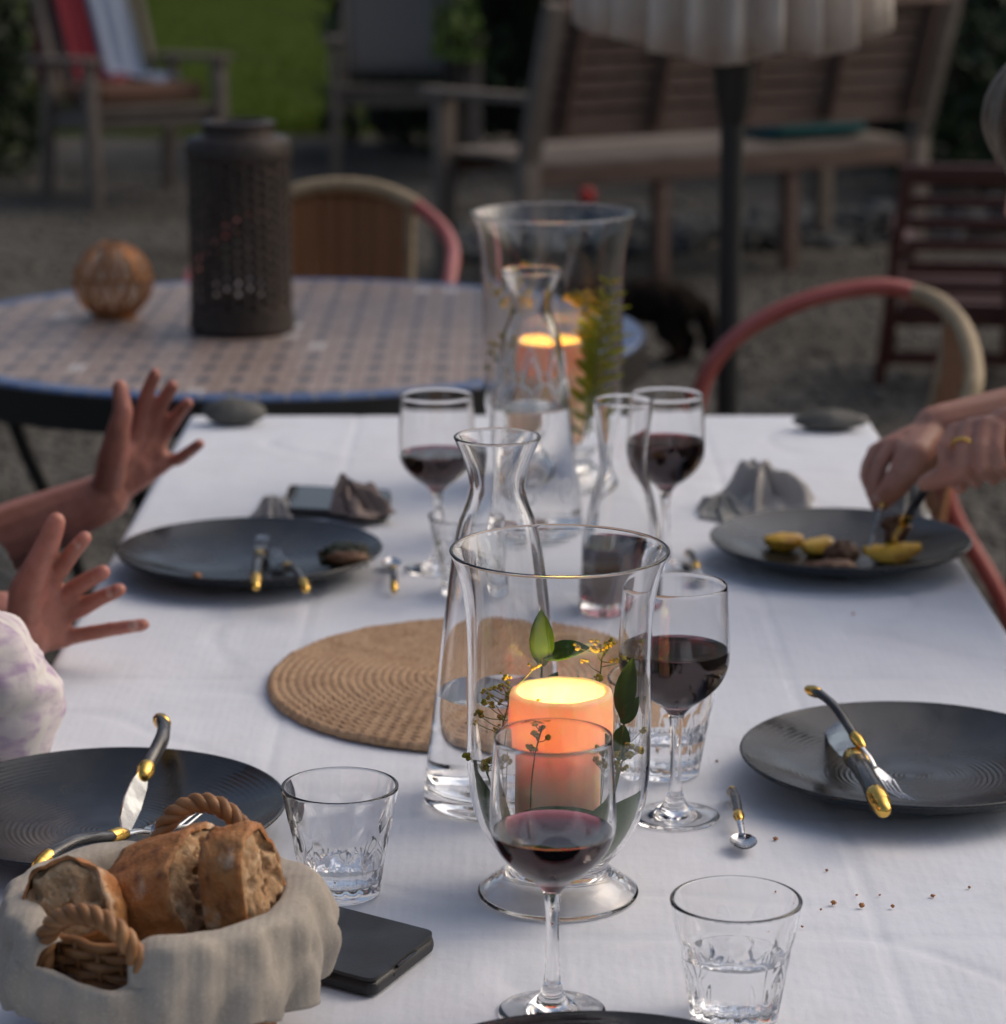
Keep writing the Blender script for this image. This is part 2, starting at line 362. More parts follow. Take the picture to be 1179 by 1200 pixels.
    def fused(s, name, material, voxel, it=4, parent=None, loc=(0, 0, 0), fac=.5):
        """union of the overlapping shapes as one continuous skin"""
        L = Vector(loc); s.v = [tuple(Vector(p) - L) for p in s.v]
        o = bpy.data.objects.new(name, s.mesh(name, material, None, True)); COL.objects.link(o)
        m = o.modifiers.new('r', 'REMESH'); m.mode = 'VOXEL'; m.voxel_size = voxel
        if it: k = o.modifiers.new('s', 'SMOOTH'); k.factor = fac; k.iterations = it
        dg = bpy.context.evaluated_depsgraph_get(); me = bpy.data.meshes.new_from_object(o.evaluated_get(dg))
        o.modifiers.clear(); o.data = me; me.name = name
        for p in me.polygons: p.use_smooth = True
        if not me.materials: me.materials.append(MATS[material])
        o.location = L
        if parent is not None: o.parent = parent
        return o
def folds(o, amp, sx, sy, sz, seed=0):
    """cloth folds or fur tufts: push a skin in and out along its normals"""
    me = o.data; cs = [v.co.copy() for v in me.vertices]; ns = [v.normal.copy() for v in me.vertices]
    for v, c, n_ in zip(me.vertices, cs, ns):
        p = Vector((c.x * sx + seed, c.y * sy, c.z * sz)); w = noise.noise(p * .35) * 1.2
        p = p + Vector((w, w * .7, -w)); v.co = c + n_ * amp * ((1 - 2.2 * abs(noise.noise(p))) * .8 + .35 * noise.noise(p * 2.3))
def tag(o, label=None, cat=None, group=None, kind=None):
    for k, v in (('label', label), ('category', cat), ('group', group), ('kind', kind)):
        if v: o[k] = v
    return o
def empty(name, loc, rz=0):
    o = bpy.data.objects.new(name, None); COL.objects.link(o); o.location = loc; o.rotation_euler = (0, 0, rz); o.empty_display_size = .02; return o
def copy_tree(o, parent=None):
    c = o.copy(); COL.objects.link(c)
    if parent is not None: c.parent = parent
    for ch in list(o.children): copy_tree(ch, c)
    return c
def orient(o, p0, p1, up=(0, 0, 1)):
    """object's x axis along p0->p1, z near up"""
    p0 = Vector(p0); x = (Vector(p1) - p0).normalized(); z = Vector(up); z = (z - x * z.dot(x)).normalized(); y = z.cross(x)
    o.matrix_world = Matrix.Translation(p0) @ Matrix((x, y, z)).transposed().to_4x4()
    return o
def rnd(a, b): return random.uniform(a, b)
def cloud(n, fn, size, aspect=.5, down=.3):
    """n leaf-sized faces; fn() gives a point"""
    m = MB(); v = []; f = []
    for i in range(n):
        c = Vector(fn()); d = Vector((rnd(-1, 1), rnd(-1, 1), rnd(-1, 1) - down)).normalized(); x = d.orthogonal().normalized()
        x = Quaternion(d, rnd(0, 6.3)) @ x; s = size * rnd(.6, 1.4); k = len(v)
        v += [c - d * s * .5, c + x * s * .5 * aspect, c + d * s * .5, c - x * s * .5 * aspect]; f.append((k, k + 1, k + 2, k + 3))
    return m.add(v, f)
# ================================================================== THE SETTING
# gravel yard (one sheet to the horizon), lawn laid on it
g = MB(); N = 61
g.grid(lambda u, v: (-70 + 140 * u, -40 + 160 * v, 0), N, N)
o = g.build('gravel_yard', 'gravel_ground', smooth=None); tag(o, kind='structure')
lw = MB()
def lawn(u, v):
    y = 15.6 + 44 * v; return (-22 + (22 + .2 + .16 * (y - 14) + .12 * math.sin(y * 3)) * u, y - (1 - v) * .25 * math.sin(u * 23), .006 + .03 * v * math.sin(u * 9 + v * 11) ** 2)
lw.grid(lawn, 60, 60); o = lw.build('lawn', 'lawn_ground', smooth=180); tag(o, kind='structure')
gb = MB(); v = []; f = []
for i in range(26000):
    y = 15.5 + 24 * random.random() ** 1.6; hw = .19 * y; x = rnd(-hw * 1.15, min(hw * 1.1, .12 + .16 * (y - 14)))
    h = rnd(.03, .085); a = rnd(0, 6.3); wx, wy = math.cos(a) * .006, math.sin(a) * .006; bx, by = rnd(-.03, .03), rnd(-.03, .03); k = len(v)
    v += [(x - wx, y - wy, 0), (x + wx, y + wy, 0), (x + bx, y + by, h)]; f.append((k, k + 1, k + 2))
gb.add(v, f); o = gb.build('grass', 'grass_blade', smooth=None, recalc=False); tag(o, 'short green grass of the lawn behind the wooden armchairs', 'grass', kind='stuff')
# loose stones of the gravel
ic = MB(); t = (1 + 5 ** .5) / 2
icv = [Vector(p).normalized() for p in ((-1, t, 0), (1, t, 0), (-1, -t, 0), (1, -t, 0), (0, -1, t), (0, 1, t), (0, -1, -t), (0, 1, -t), (t, 0, -1), (t, 0, 1), (-t, 0, -1), (-t, 0, 1))]
icf = [(0, 11, 5), (0, 5, 1), (0, 1, 7), (0, 7, 10), (0, 10, 11), (1, 5, 9), (5, 11, 4), (11, 10, 2), (10, 7, 6), (7, 1, 8), (3, 9, 4), (3, 4, 2), (3, 2, 6), (3, 6, 8), (3, 8, 9), (4, 9, 5), (2, 4, 11), (6, 2, 10), (8, 6, 7), (9, 8, 1)]
for i in range(9000):
    y = 4.2 + 9.5 * random.random() ** 1.3; x = rnd(-.21, .21) * y; s = rnd(.005, .016) * (1.6 if random.random() < .06 else 1)
    k = Quaternion((0, 0, 1), rnd(0, 6.3)); sx, sy, sz = s * rnd(.8, 1.4), s * rnd(.7, 1.1), s * rnd(.4, .8)
    ic.add([k @ Vector((q.x * sx, q.y * sy, q.z * sz)) + Vector((x, y, sz * .6)) for q in icv], icf)
o = ic.build('gravel', 'pebble', smooth=180, recalc=False); tag(o, 'loose pale and dark pebbles strewn over the yard', 'gravel', kind='stuff')

# clipped hedge behind the bench, running away to the right; unseen far wood added to block the low sky
def hedge_pts(x0, y0, x1, y1, dep, h):
    def fn():
        t = random.random(); s = random.random(); z = h * random.random() ** .8
        return (x0 + (x1 - x0) * t + dep * .2 * noise.noise((t * 9, z * 3, s)), y0 + (y1 - y0) * t + dep * (s - .5) + .25 * noise.noise((t * 14, z * 4, 3)), z)
    return fn
hg = empty('hedge', (1.6, 13.9, 0)); tag(hg, 'dark green hedge behind the long bench and parasol', 'hedge')
c = cloud(24000, hedge_pts(-.95, 15.0, 6.2, 13.3, 1.15, 2.15), .11); c.build('foliage', 'hedge_leaf', hg, None, False, loc=(1.6, 13.9, 0)).location = (0, 0, 0)
b = MB()
for i in range(24):
    x = -.8 + i * .29; y = 15.0 - (x + .95) * .238; b.cap((x, y, 0), (x + rnd(-.1, .1), y + rnd(-.1, .1), 1.9), .028, .012, 6)
b.build('stems', 'bark', hg, loc=(1.6, 13.9, 0)).location = (0, 0, 0)
# an inner mass of older twigs so that the hedge is closed
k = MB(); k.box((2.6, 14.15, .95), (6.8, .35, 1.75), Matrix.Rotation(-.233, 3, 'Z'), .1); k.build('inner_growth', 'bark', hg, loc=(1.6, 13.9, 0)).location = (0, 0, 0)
def wood_fn():
    a = rnd(-1.5, 1.5); r = rnd(38, 44); hh = 4.6 + 1.8 * noise.noise((a * 5, 0, 0)) + 1.2 * noise.noise((a * 17, 2, 0))
    return (r * math.sin(a), r * math.cos(a) + 2, hh * random.random() ** .6)
o = cloud(26000, wood_fn, .55, .7).build('unseen_wood', 'wood_leaf', None, None, False); tag(o, 'dark wood out of view round the far end, added to block the low sky', 'wood', kind='stuff')
# grey slate edging under the bench
sl_ = MB()
for i in range(420):
    t = random.random(); x = -.2 + 2.5 * t; y = 10.7 + .9 * t + rnd(-.35, .5); s = rnd(.03, .085)
    k = Quaternion((rnd(-.3, .3), rnd(-.3, .3), 1), rnd(0, 6.3)); k.normalize(); sx, sy, sz = s, s * rnd(.6, 1), s * rnd(.35, .7)
    sl_.add([k @ Vector((q.x * sx * rnd(.85, 1.15), q.y * sy, q.z * sz)) + Vector((x, y, sz * .6 + .12 * max(0, noise.noise((x * 2, y * 2, 0))))) for q in icv], icf)
o = sl_.build('slate_chippings', 'slate', None, None, False); tag(o, 'heap of grey slate chippings on the ground under the bench', 'stones', kind='stuff')

# bushes
def bush(name, c, rad, n, size, m, label, asp=.55, z0=.0):
    b = empty(name, c); tag(b, label, 'bush')
    def fn():
        while True:
            p = Vector((rnd(-1, 1), rnd(-1, 1), rnd(0, 1.)))
            if .25 < p.length < 1 + .25 * noise.noise(p * 3) and noise.noise(p * 2.3 + Vector(c)) > -.28: return (p.x * rad[0], p.y * rad[1], .04 + rad[2] * (z0 + (1 - z0) * p.z))
    cloud(n, fn, size, asp).build('foliage', m, b, None, False)
    s = MB()
    for i in range(7):
        a = i * .9; s.chain([(0, 0, 0), (.3 * rad[0] * math.cos(a), .3 * rad[1] * math.sin(a), .5 * rad[2]), (.6 * rad[0] * math.cos(a), .6 * rad[1] * math.sin(a), .85 * rad[2])], [.018, .012, .005], 6)
    s.build('stems', 'bark', b); return b
q = D(22, 60, 13.6); bush('dark_bush', (q.x - .12, 13.6, 0), (.26, .5, 1.25), 1700, .07, 'hedge_leaf', 'dark leafy bush at the edge of the lawn beside the blanket armchair')
q = T(70, 130, 0.0); bush('autumn_bush', (q.x, 14.6, 0), (.34, .3, .5), 700, .055, 'autumn_leaf', 'low bush with orange and yellow leaves behind the blanket armchair')
q = D(535, 30, 13.2); bush('young_bush', (q.x, 13.2, 0), (.14, .2, .98), 240, .075, 'bush_leaf', 'slim bright green bush between the dark armchair and the bench', z0=.55)
q = D(1110, 60, 13.2); bush('ground_shrub', (q.x + .1, 12.6, 0), (.45, .4, .85), 1300, .07, 'hedge_leaf', 'dim shrub in front of the hedge to the right of the bench')

# ------------------------------------------------------------------ garden furniture behind
def slat(mb, p0, p1, w, t, up): return mb.bar(p0, p1, w, t, up, .004)
def armchair(name, label, loc, rz, W_, Dp, seat, arm, back, wood, backmat, cush):
    o = empty(name, loc, rz); tag(o, label, 'armchair'); x = W_ / 2   # front is -y
    for s in (-1, 1):
        MB().bar((s * x, 0, 0), (s * x, .02, arm), .075, .045, (1, 0, 0)).build('leg', wood, o)
        MB().bar((s * x * .97, Dp + .04, 0), (s * x * .97, Dp - .06, arm), .06, .045, (1, 0, 0)).build('leg', wood, o)
        MB().bar((s * x, -.05, arm + .013), (s * x, Dp + .14, arm - .02), .085, .026, (0, 0, 1)).build('armrest', wood, o)
    m = MB()
    for i in range(6): slat(m, (-x + .03, .02 + i * (Dp - .05) / 5, seat - .02 * i * .4), (x - .03, .02 + i * (Dp - .05) / 5, seat - .02 * i * .4), .068, .022, (0, 0, 1))
    m.bar((-x, .03, seat - .05), (x, .03, seat - .05), .025, .07, (0, 0, 1)).bar((-x, Dp - .02, seat - .09), (x, Dp - .02, seat - .09), .025, .07, (0, 0, 1))
    for s in (-1, 1): m.bar((s * (x - .03), .04, seat - .05), (s * (x - .03), Dp, seat - .09), .025, .06, (0, 0, 1))
    m.build('seat', wood, o)
    m = MB(); b0 = Vector((0, Dp - .04, seat - .06)); b1 = Vector((0, Dp + .30, back))
    for s in (-1, 1): m.bar(b0 + Vector((s * (x - .06), 0, 0)), b1 + Vector((s * (x - .06), 0, 0)), .05, .03, (1, 0, 0))
    if backmat == wood:
        for i in range(5):
            a = Vector(((i - 2) * (W_ - .2) / 5, 0, 0)); m.bar(b0 + a, b1 + a, .03, .07, (1, 0, 0))
    m.bar(b1 - Vector((x - .06, 0, 0)), b1 + Vector((x - .06, 0, 0)), .05, .03); m.build('backrest', wood, o)
    if backmat != wood:
        c = MB(); c.grid(lambda u, v: Vector((-x + .07 + (W_ - .14) * u, 0, 0)) + b0.lerp(b1, .1 + .86 * v) + Vector((0, .035 * math.sin(PI * u) * 1, .0)), 14, 10)
        ob = c.build('sling', backmat, o, 180); k = ob.modifiers.new('t', 'SOLIDIFY'); k.thickness = .006
    if cush: MB().box((0, Dp / 2, seat + .05), (W_ - .12, Dp - .08, .085), Matrix.Rotation(-.05, 3, 'X'), .03).build('cushion', cush, o)
    return o
q = T(112, 246, 0)
armchair('wooden_armchair', 'weathered wooden armchair with a brown cushion and striped blanket over its back', (q.x + .26, q.y + .15, 0), R(30), .60, .56, .42, .62, 1.05, 'wood_grey', 'wood_grey', 'cushion_brown')
BA = Vector((q.x + .26, q.y + .15, 0)); BR = Matrix.Rotation(R(30), 3, 'Z')
def blanket(name, x0, x1, m, label, y0=0., zlen=.0):
    mb = MB()
    prof = [Vector((0, .93, .45)), Vector((0, .95, .8)), Vector((0, .905, 1.085)), Vector((0, .80, 1.07)), Vector((0, .68, .80)), Vector((0, .575, .53)), Vector((0, .50, .50 + .03)), Vector((0, .36 - zlen, .50 + .03))]
    pr = sm(prof, 6)
    def fn(u, v):
        k = v * (len(pr) - 1); i = min(int(k), len(pr) - 2); p = Vector(pr[i]).lerp(Vector(pr[i + 1]), k - i)
        sh = .10 * max(0, v - .5) * 2
        p = p + Vector((x0 + (x1 - x0) * u + sh, y0 - .012 + .012 * math.sin(u * 13 + v * 5), .012 * math.sin(u * 9 + v * 7)))
        return BA + BR @ p
    mb.grid(fn, 16, 44); ob = mb.build(name, m, None, 180, loc=(BA.x, BA.y, .5)); k = ob.modifiers.new('t', 'SOLIDIFY'); k.thickness = .012
    tag(ob, label, 'blanket')
blanket('red_blanket', -.20, -.04, 'blanket_red', 'dark red blanket draped over the back of the weathered armchair', .0, .0)
blanket('pale_blanket', -.05, .13, 'blanket_blue', 'pale blue striped blanket hanging beside the red one on the armchair', -.02, .06)
q = T(411, 212, 0)
armchair('sling_armchair', 'weathered armchair with a dark charcoal sling back on the gravel', (q.x + .26, q.y + .02, 0), R(4), .66, .58, .43, .64, 1.12, 'wood_grey', 'fabric_charcoal', None)

# long bench seen from behind
P0 = Vector((.085, 9.62, 0)); P1 = Vector((1.545, 10.53, 0)); ang = math.atan2(P1.y - P0.y, P1.x - P0.x); L = (P1 - P0).length
bn = empty('garden_bench', P0, ang); tag(bn, 'long slatted wooden bench behind the parasol pole', 'bench')
for x in (0, L):
    m = MB(); m.bar((x, 0, 0), (x, 0, .47), .07, .055, (0, 1, 0)); m.bar((x, 0, .46), (x + .001, -.17, 1.0), .068, .053, (0, 1, 0)); m.build('leg', 'wood_grey', bn)
    MB().bar((x, .56, 0), (x, .56, .64), .065, .055, (0, 1, 0)).build('leg', 'wood_grey', bn)
    MB().bar((x, .68, .655), (x, -.06, .675), .07, .03).build('armrest', 'wood_grey', bn)
m = MB()
for i in range(7): m.bar((.03, .03 + i * .092, .455 - .004 * abs(i - 3)), (L - .03, .03 + i * .092, .455 - .004 * abs(i - 3)), .08, .022)
m.build('seat', 'wood_grey', bn)
m = MB(); m.bar((.03, .0, .405), (L - .03, .0, .405), .028, .07); m.bar((.03, .60, .405), (L - .03, .60, .405), .028, .07)
for i in range(1, 3): m.bar((L * i / 3, 0, .40), (L * i / 3, .6, .40), .03, .06); m.bar((L * i / 3, .03, 0), (L * i / 3, .03, .40), .05, .05, (0, 1, 0))
m.build('apron', 'wood_brown', bn)
m = MB()
def bp(z): return -.17 * (z - .46) / .54
for i in range(7):
    z = .60 + i * .058; m.bar((.04, bp(z), z), (L - .04, bp(z), z), .016, .045, (0, .3, 1))
m.bar((.03, bp(.99), .99), (L - .03, bp(.99), .99), .045, .06, (0, .3, 1)); m.bar((.03, bp(.56), .56), (L - .03, bp(.56), .56), .035, .05, (0, .3, 1))
for i in range(5): m.bar((.10 + (L - .2) * i / 4, bp(.56) - .022, .56), (.10 + (L - .2) * i / 4, bp(.98) - .022, .98), .06, .022, (1, 0, 0))
m.build('backrest', 'wood_brown', bn)
M4 = bn.matrix_basis
cu = MB(); cu.box((0, 0, 0), (.42, .38, .055), None, .024); cu.v = [(x, y, z + .012 * noise.noise((x * 6, y * 6, 0))) for x, y, z in cu.v]
c = cu.build('seat_cushion', 'fabric_teal', None, 180); cz = Matrix.Translation(P0) @ Matrix.Rotation(ang, 4, 'Z') @ Matrix.Translation((L - .36, .30, .497)); c.matrix_world = cz
tag(c, 'flat turquoise cushion lying on the right end of the bench', 'cushion')
# red ball below the bench
q = T(688, 226, .05); s = MB(); s.ell((0, 0, 0), (.036, .036, .036), 20, 12, fn=lambda p: 1 - .03 * (abs(p.z) < .12)); o = s.build('red_ball', 'ball_red', None, 180, loc=None); o.location = (q.x, q.y, .036); tag(o, 'small red ball on the ground in front of the bench', 'ball')

# slatted low chair at the right
q0 = T(1012, 464, 0); fc = empty('slatted_chair', (q0.x + .08, q0.y, 0), R(-7)); tag(fc, 'dark red slatted garden chair seen from behind, right of the red cane chair', 'chair')
Wd = .62; Ht = .62
for s in (0, 1):
    x = .02 + s * Wd
    MB().bar((x - .06 * (1 - s) + .06 * s, .06, 0), (x, .0, Ht), .05, .032, (1, 0, 0)).build('leg', 'wood_red', fc)
    MB().bar((x - .02, .52, 0), (x - .02, .46, .42), .05, .032, (1, 0, 0)).build('leg', 'wood_red', fc)
    MB().bar((x, .0, .40), (x, .54, .43), .06, .022).build('armrest', 'wood_red', fc)
m = MB(); m.bar((0, -.005, Ht), (Wd + .04, -.005, Ht), .034, .055, (0, 0, 1))
for z in (.545, .485, .425, .365, .305): m.bar((.02, .01, z), (Wd + .02, .01, z), .016, .034)
m.bar((Wd * .52, .028, .12), (Wd * .52, .02, .36), .05, .02, (0, 1, 0)); m.build('backrest', 'wood_red', fc)
m = MB()
for i in range(6): m.bar((.02, .07 + i * .078, .25 + .006 * i), (Wd + .02, .07 + i * .078, .25 + .006 * i), .06, .018)
m.bar((0, .06, .215), (Wd + .04, .06, .215), .025, .05); m.bar((0, .5, .235), (Wd + .04, .5, .235), .025, .05); m.bar((0, .055, .10), (Wd + .04, .055, .10), .022, .04); m.build('seat', 'wood_red', fc)

# closed parasol
px = D(852, 490, 4.85).x; pr_ = empty('parasol', (px, 4.85, 0)); tag(pr_, 'closed cream parasol with hanging pleats on a dark pole', 'parasol')
MB().lathe([(0, .05), (.02, .05), (.02, 2.5), (0, 2.5)], 24).build('pole', 'pole_grey', pr_)
MB().lathe(sm([(.021, 1.02), (.030, 1.06), (.034, 1.10), (.036, 1.19), (.02, 1.20)], 3), 24).build('runner_collar', 'pole_grey', pr_)
MB().lathe([(0, .0), (.24, .0), (.25, .02), (.24, .055), (.06, .075), (.035, .30), (.02, .31), (0, .31)], 40).build('base', 'concrete', pr_)
cp = MB()
def canopy(u, v):
    th = 2 * PI * u; z = 1.165 + 1.25 * v; base = .180 * (1 - v ** 1.6) + .060
    n = 23; tri = 2 * abs((u * n + .10 * noise.noise((math.cos(th) * 1.5, math.sin(th) * 1.5, 1))) % 1 - .5) * 2 - 1; tri = math.copysign(abs(tri) ** .7, tri)
    r = base * (1 + (.15 - .08 * v) * tri + .04 * noise.noise((math.cos(th) * 2, math.sin(th) * 2, z)))
    hem = (.022 * noise.noise((math.cos(th) * 2.2, math.sin(th) * 2.2, 7)) + .045 * (abs(math.cos(th)) ** 1.5) + .004 * tri - .03) * (1 - v)
    return (r * math.cos(th), r * math.sin(th) * .9, z + hem)
cp.grid(canopy, 368, 24, True)
ob = cp.build('canopy', 'canopy_cream', pr_, 180); k = ob.modifiers.new('t', 'SOLIDIFY'); k.thickness = .004

# round mosaic table with wrought-iron frame
RT = Vector((D(325, 396, 4.36).x, 4.36, 0)); RTZ = .742
rt = empty('mosaic_table', RT); tag(rt, 'round mosaic tiled table with blue rim and black iron legs', 'table')
MB().lathe([(0, RTZ - .022), (.565, RTZ - .022), (.572, RTZ - .016), (.572, RTZ - .003), (.569, RTZ), (.3, RTZ), (0, RTZ)], 128).build('tabletop', 'mosaic_tiles', rt)
MB().lathe([(.562, RTZ - .055), (.579, RTZ - .055), (.579, RTZ - .004), (.5735, RTZ - .004), (.5735, RTZ - .024), (.562, RTZ - .024)], 128, loop=True).build('rim_band', 'wrought_iron', rt)
for i in range(4):
    a = R(250 + 90 * i); d = Vector((math.cos(a), math.sin(a), 0)); pts = sm([d * .50 + Vector((0, 0, RTZ - .03)), d * .47 + Vector((0, 0, .55)), d * .36 + Vector((0, 0, .30)), d * .40 + Vector((0, 0, .12)), d * .50 + Vector((0, 0, .012))], 6)
    MB().tube(pts, .012, 10).build('leg', 'wrought_iron', rt)
MB().tube([Vector((.36 * math.cos(t * PI / 24), .36 * math.sin(t * PI / 24), .30)) for t in range(48)], .008, 8, closed=True).build('stretcher_ring', 'wrought_iron', rt)
# tall pierced lantern on it
q = T(284, 388, RTZ); ln = empty('lantern', (q.x, q.y, RTZ)); tag(ln, 'tall dark pierced metal lantern standing on the mosaic table', 'lantern')
sc = 4.2 / 3300
rl = .0795; Hh = .297
bd = MB(); nu, nv = 108, 60; vv = []; ff = []
for j in range(nv + 1):
    for i in range(nu): a = 2 * PI * i / nu; vv.append((rl * math.cos(a), rl * math.sin(a), .03 + (Hh - .05) * j / nv))
for j in range(nv):
    for i in range(nu):
        hole = 1 <= i % 4 <= 2 and 1 <= (j + 2 * ((i // 4) % 2)) % 4 <= 2 and 2 < j < nv - 2
        if not hole: a = j * nu + i; b = j * nu + (i + 1) % nu; ff.append((a, b, b + nu, a + nu))
bd.add(vv, ff); ob = bd.build('pierced_wall', 'lantern_metal', ln, 180); k = ob.modifiers.new('t', 'SOLIDIFY'); k.thickness = .0025
MB().lathe([(0, 0), (rl * .97, 0), (rl + .003, .008), (rl + .002, .032), (rl - .004, .034), (rl - .004, .012), (0, .012)], 72).build('base', 'lantern_metal', ln)
MB().lathe(sm([(rl - .006, Hh - .025), (rl + .003, Hh - .024), (rl + .001, Hh - .004), (rl * .93, Hh + .006), (rl * .72, Hh + .010), (rl * .70, Hh + .022), (rl * .72, Hh + .028), (rl * .55, Hh + .031), (rl * .52, Hh + .02)], 3), 72).build('lid', 'lantern_metal', ln)
# woven tealight globe
q = T(134, 372, RTZ); gl = empty('tealight_holder', (q.x, q.y, RTZ)); tag(gl, 'round copper wire tealight holder on the mosaic table', 'candle holder')
w = MB()
def gprof(t): # t 0..1 bottom->top
    a = -PI / 2 * .80 + t * PI * .79; return (.063 * math.cos(a), .060 + .062 * math.sin(a))
for k in range(26):
    for sgn in (1, -1):
        off = rnd(0, .2); tw = sgn * rnd(.6, 1.3)
        w.tube([(lambda rz, th: (rz[0] * math.cos(th) * rnd(.985, 1.015), rz[0] * math.sin(th), rz[1]))(gprof(t / 14), 2 * PI * k / 26 + off + tw * t / 14) for t in range(15)], .0014, 5)
for t in (0, .55, 1): 
    r_, z_ = gprof(t); w.tube([(r_ * math.cos(a * PI / 20), r_ * math.sin(a * PI / 20), z_) for a in range(40)], .0022, 6, closed=True)
w.build('wire_globe', 'copper_wire', gl)
pin = [gprof(t / 12) for t in range(13)]
MB().lathe([(0, .012)] + [(r * .95, z * .97 + .003) for r, z in pin] + [(r * .92, z * .97 + .003) for r, z in pin[::-1]] + [(0, .016)], 48).build('glass_liner', 'glass_amber', gl)
MB().lathe([(.030, 0), (.034, 0), (.037, .012), (.033, .015), (.028, .014)], 40, loop=True).build('foot_ring', 'copper_wire', gl)

# ------------------------------------------------------------------ bistro chairs (red tube, cane back); front = -y
def bistro(name, label, loc, rz):
    o = empty(name, loc, rz); tag(o, label, 'chair', 'red cane bistro chairs')
    half = [(.225, -.205, .44), (.230, -.225, .60), (.234, -.20, .70), (.235, -.10, .755), (.228, .04, .785), (.20, .14, .815), (.145, .20, .85), (.075, .228, .877), (0, .235, .885)]
    pts = sm(half + [(-x, y, z) for x, y, z in half[:-1][::-1]], 5); n = len(pts)
    i0, i1 = int(n * .385), int(n * .615)
    MB().tube(pts[:i0 + 1], .0135, 12).build('arm_tube', 'red_lacquer', o); MB().tube(pts[i1:], .0135, 12).build('arm_tube', 'red_lacquer', o)
    MB().tube(pts[i0 - 1:i1 + 2], .0155, 12).build('top_rail', 'rattan_beige', o)
    top = [Vector(p) for p in pts[i0:i1 + 1]]
    pn = MB(); pn.grid(lambda u, v: (lambda tp: Vector((tp.x * (.92 + .08 * v), .205 + (tp.y - .205) * v + .02 * (1 - abs(2 * u - 1)) , .47 + (tp.z - .012 - .47) * v)))(top[min(len(top) - 1, int(u * (len(top) - 1)))]), 26, 20)
    ob = pn.build('back_panel', 'rattan_weave', o, 180); k = ob.modifiers.new('t', 'SOLIDIFY'); k.thickness = .008
    for s in (0, -1):
        tp = top[s]; MB().tube(sm([(tp.x, tp.y, tp.z), (tp.x * .96, .21, .62), (tp.x * .95, .205, .44)], 4), .011, 10).build('back_post', 'rattan_beige', o)
    MB().lathe([(0, .435), (.205, .435), (.222, .445), (.222, .458), (.20, .464), (0, .462)], 48).build('seat', 'rattan_weave', o)
    for s in (-1, 1):
        MB().tube(sm([(s * .205, -.15, .445), (s * .215, -.19, .22), (s * .23, -.22, .006)], 5), .0125, 10).build('leg', 'red_lacquer', o)
        MB().tube(sm([(s * .175, .16, .50), (s * .19, .21, .30), (s * .215, .30, .006)], 5), .0125, 10).build('leg', 'red_lacquer', o)
    return o
q = D(392, 260, 5.28); ch0 = bistro('bistro_chair', 'red cane bistro chair with its back rising behind the mosaic table', (q.x, 5.05, 0), R(-4)); ch0.scale = (.98, .98, .98)
def chair_copy(loc, rz, label):
    c = copy_tree(ch0); c.location = loc; c.rotation_euler = (0, 0, rz); c['label'] = label; return c
def loop_chair():
    """bistro chair seen from its side: one looped arm, cane back to the right, splayed rear leg"""
    YF, YN = 4.40, 4.02; b = Vector((.46, 4.21, 0)); o = empty('bistro_chair', b); tag(o, 'empty red cane chair with looped arm beyond the far right table corner', 'chair', 'red cane bistro chairs')
    loc_ = lambda p: Vector(p) - b
    arm = [D(790, 640, YF), D(803, 545, YF), D(815, 482, YF), D(829, 437, YF), D(855, 402, YF), D(900, 371, YF), D(965, 346, YF), D(1035, 336, YF), D(1078, 345, YF)]
    pts = sm(arm, 6); MB().tube([loc_(p) for p in pts], .0135, 12).build('arm_tube', 'red_lacquer', o)
    f0 = D(790, 640, YF); MB().tube([loc_(p) for p in sm([f0, (f0.x - .005, YF, .22), (f0.x - .02, YF, .006)], 5)], .0125, 10).build('leg', 'red_lacquer', o)
    top = sm([D(1072, 343, YF), D(1103, 356, YF - .08), D(1128, 384, YF - .2), D(1141, 425, YN + .08), D(1140, 455, YN + .02), D(1128, 492, YN)], 5); MB().tube([loc_(p) for p in top], .0145, 12).build('top_rail', 'rattan_beige', o)
    tn = [Vector(p) for p in top]
    pn = MB(); pn.grid(lambda u, v: (lambda tp: loc_((tp.x - .045 * (1 - v), tp.y + (1 - v) * (.05 - .1 * u) , .46 + (tp.z - .01 - .46) * v)))(tn[min(len(tn) - 1, int((.3 + .7 * u) * (len(tn) - 1)))]), 24, 16)
    ob = pn.build('back_panel', 'rattan_weave', o, 180); k = ob.modifiers.new('t', 'SOLIDIFY'); k.thickness = .008
    q = D(1112, 372, YF - .1); MB().tube([loc_(p) for p in sm([q, D(1108, 420, YF - .14), D(1088, 500, YF - .14), D(1082, 560, YF - .14)], 5)], .0105, 10).build('back_post', 'rattan_beige', o)
    leg = [D(1128, 492, YN), D(1112, 530, YN), D(1108, 572, YN), D(1124, 618, YN), D(1181, 722, YN), D(1235, 900, YN)]; e = D(1235, 900, YN); leg.append(Vector((e.x + .03, YN, .006)))
    MB().tube([loc_(p) for p in sm(leg, 6)], .0135, 12).build('leg', 'red_lacquer', o)
    e = D(1100, 520, YF); MB().tube([loc_(p) for p in sm([(e.x - .02, YF, .47), (e.x + .03, YF, .25), (e.x + .12, YF, .006)], 5)], .0125, 10).build('leg', 'red_lacquer', o)
    MB().tube([loc_(p) for p in sm([(f0.x + .01, YN, .45), (f0.x, YN, .22), (f0.x - .02, YN, .006)], 5)], .0125, 10).build('leg', 'red_lacquer', o)
    s = MB(); s.box((.46 - b.x, 4.21 - b.y, .45), (.40, .38, .028), None, .013); s.build('seat', 'rattan_weave', o)
loop_chair()

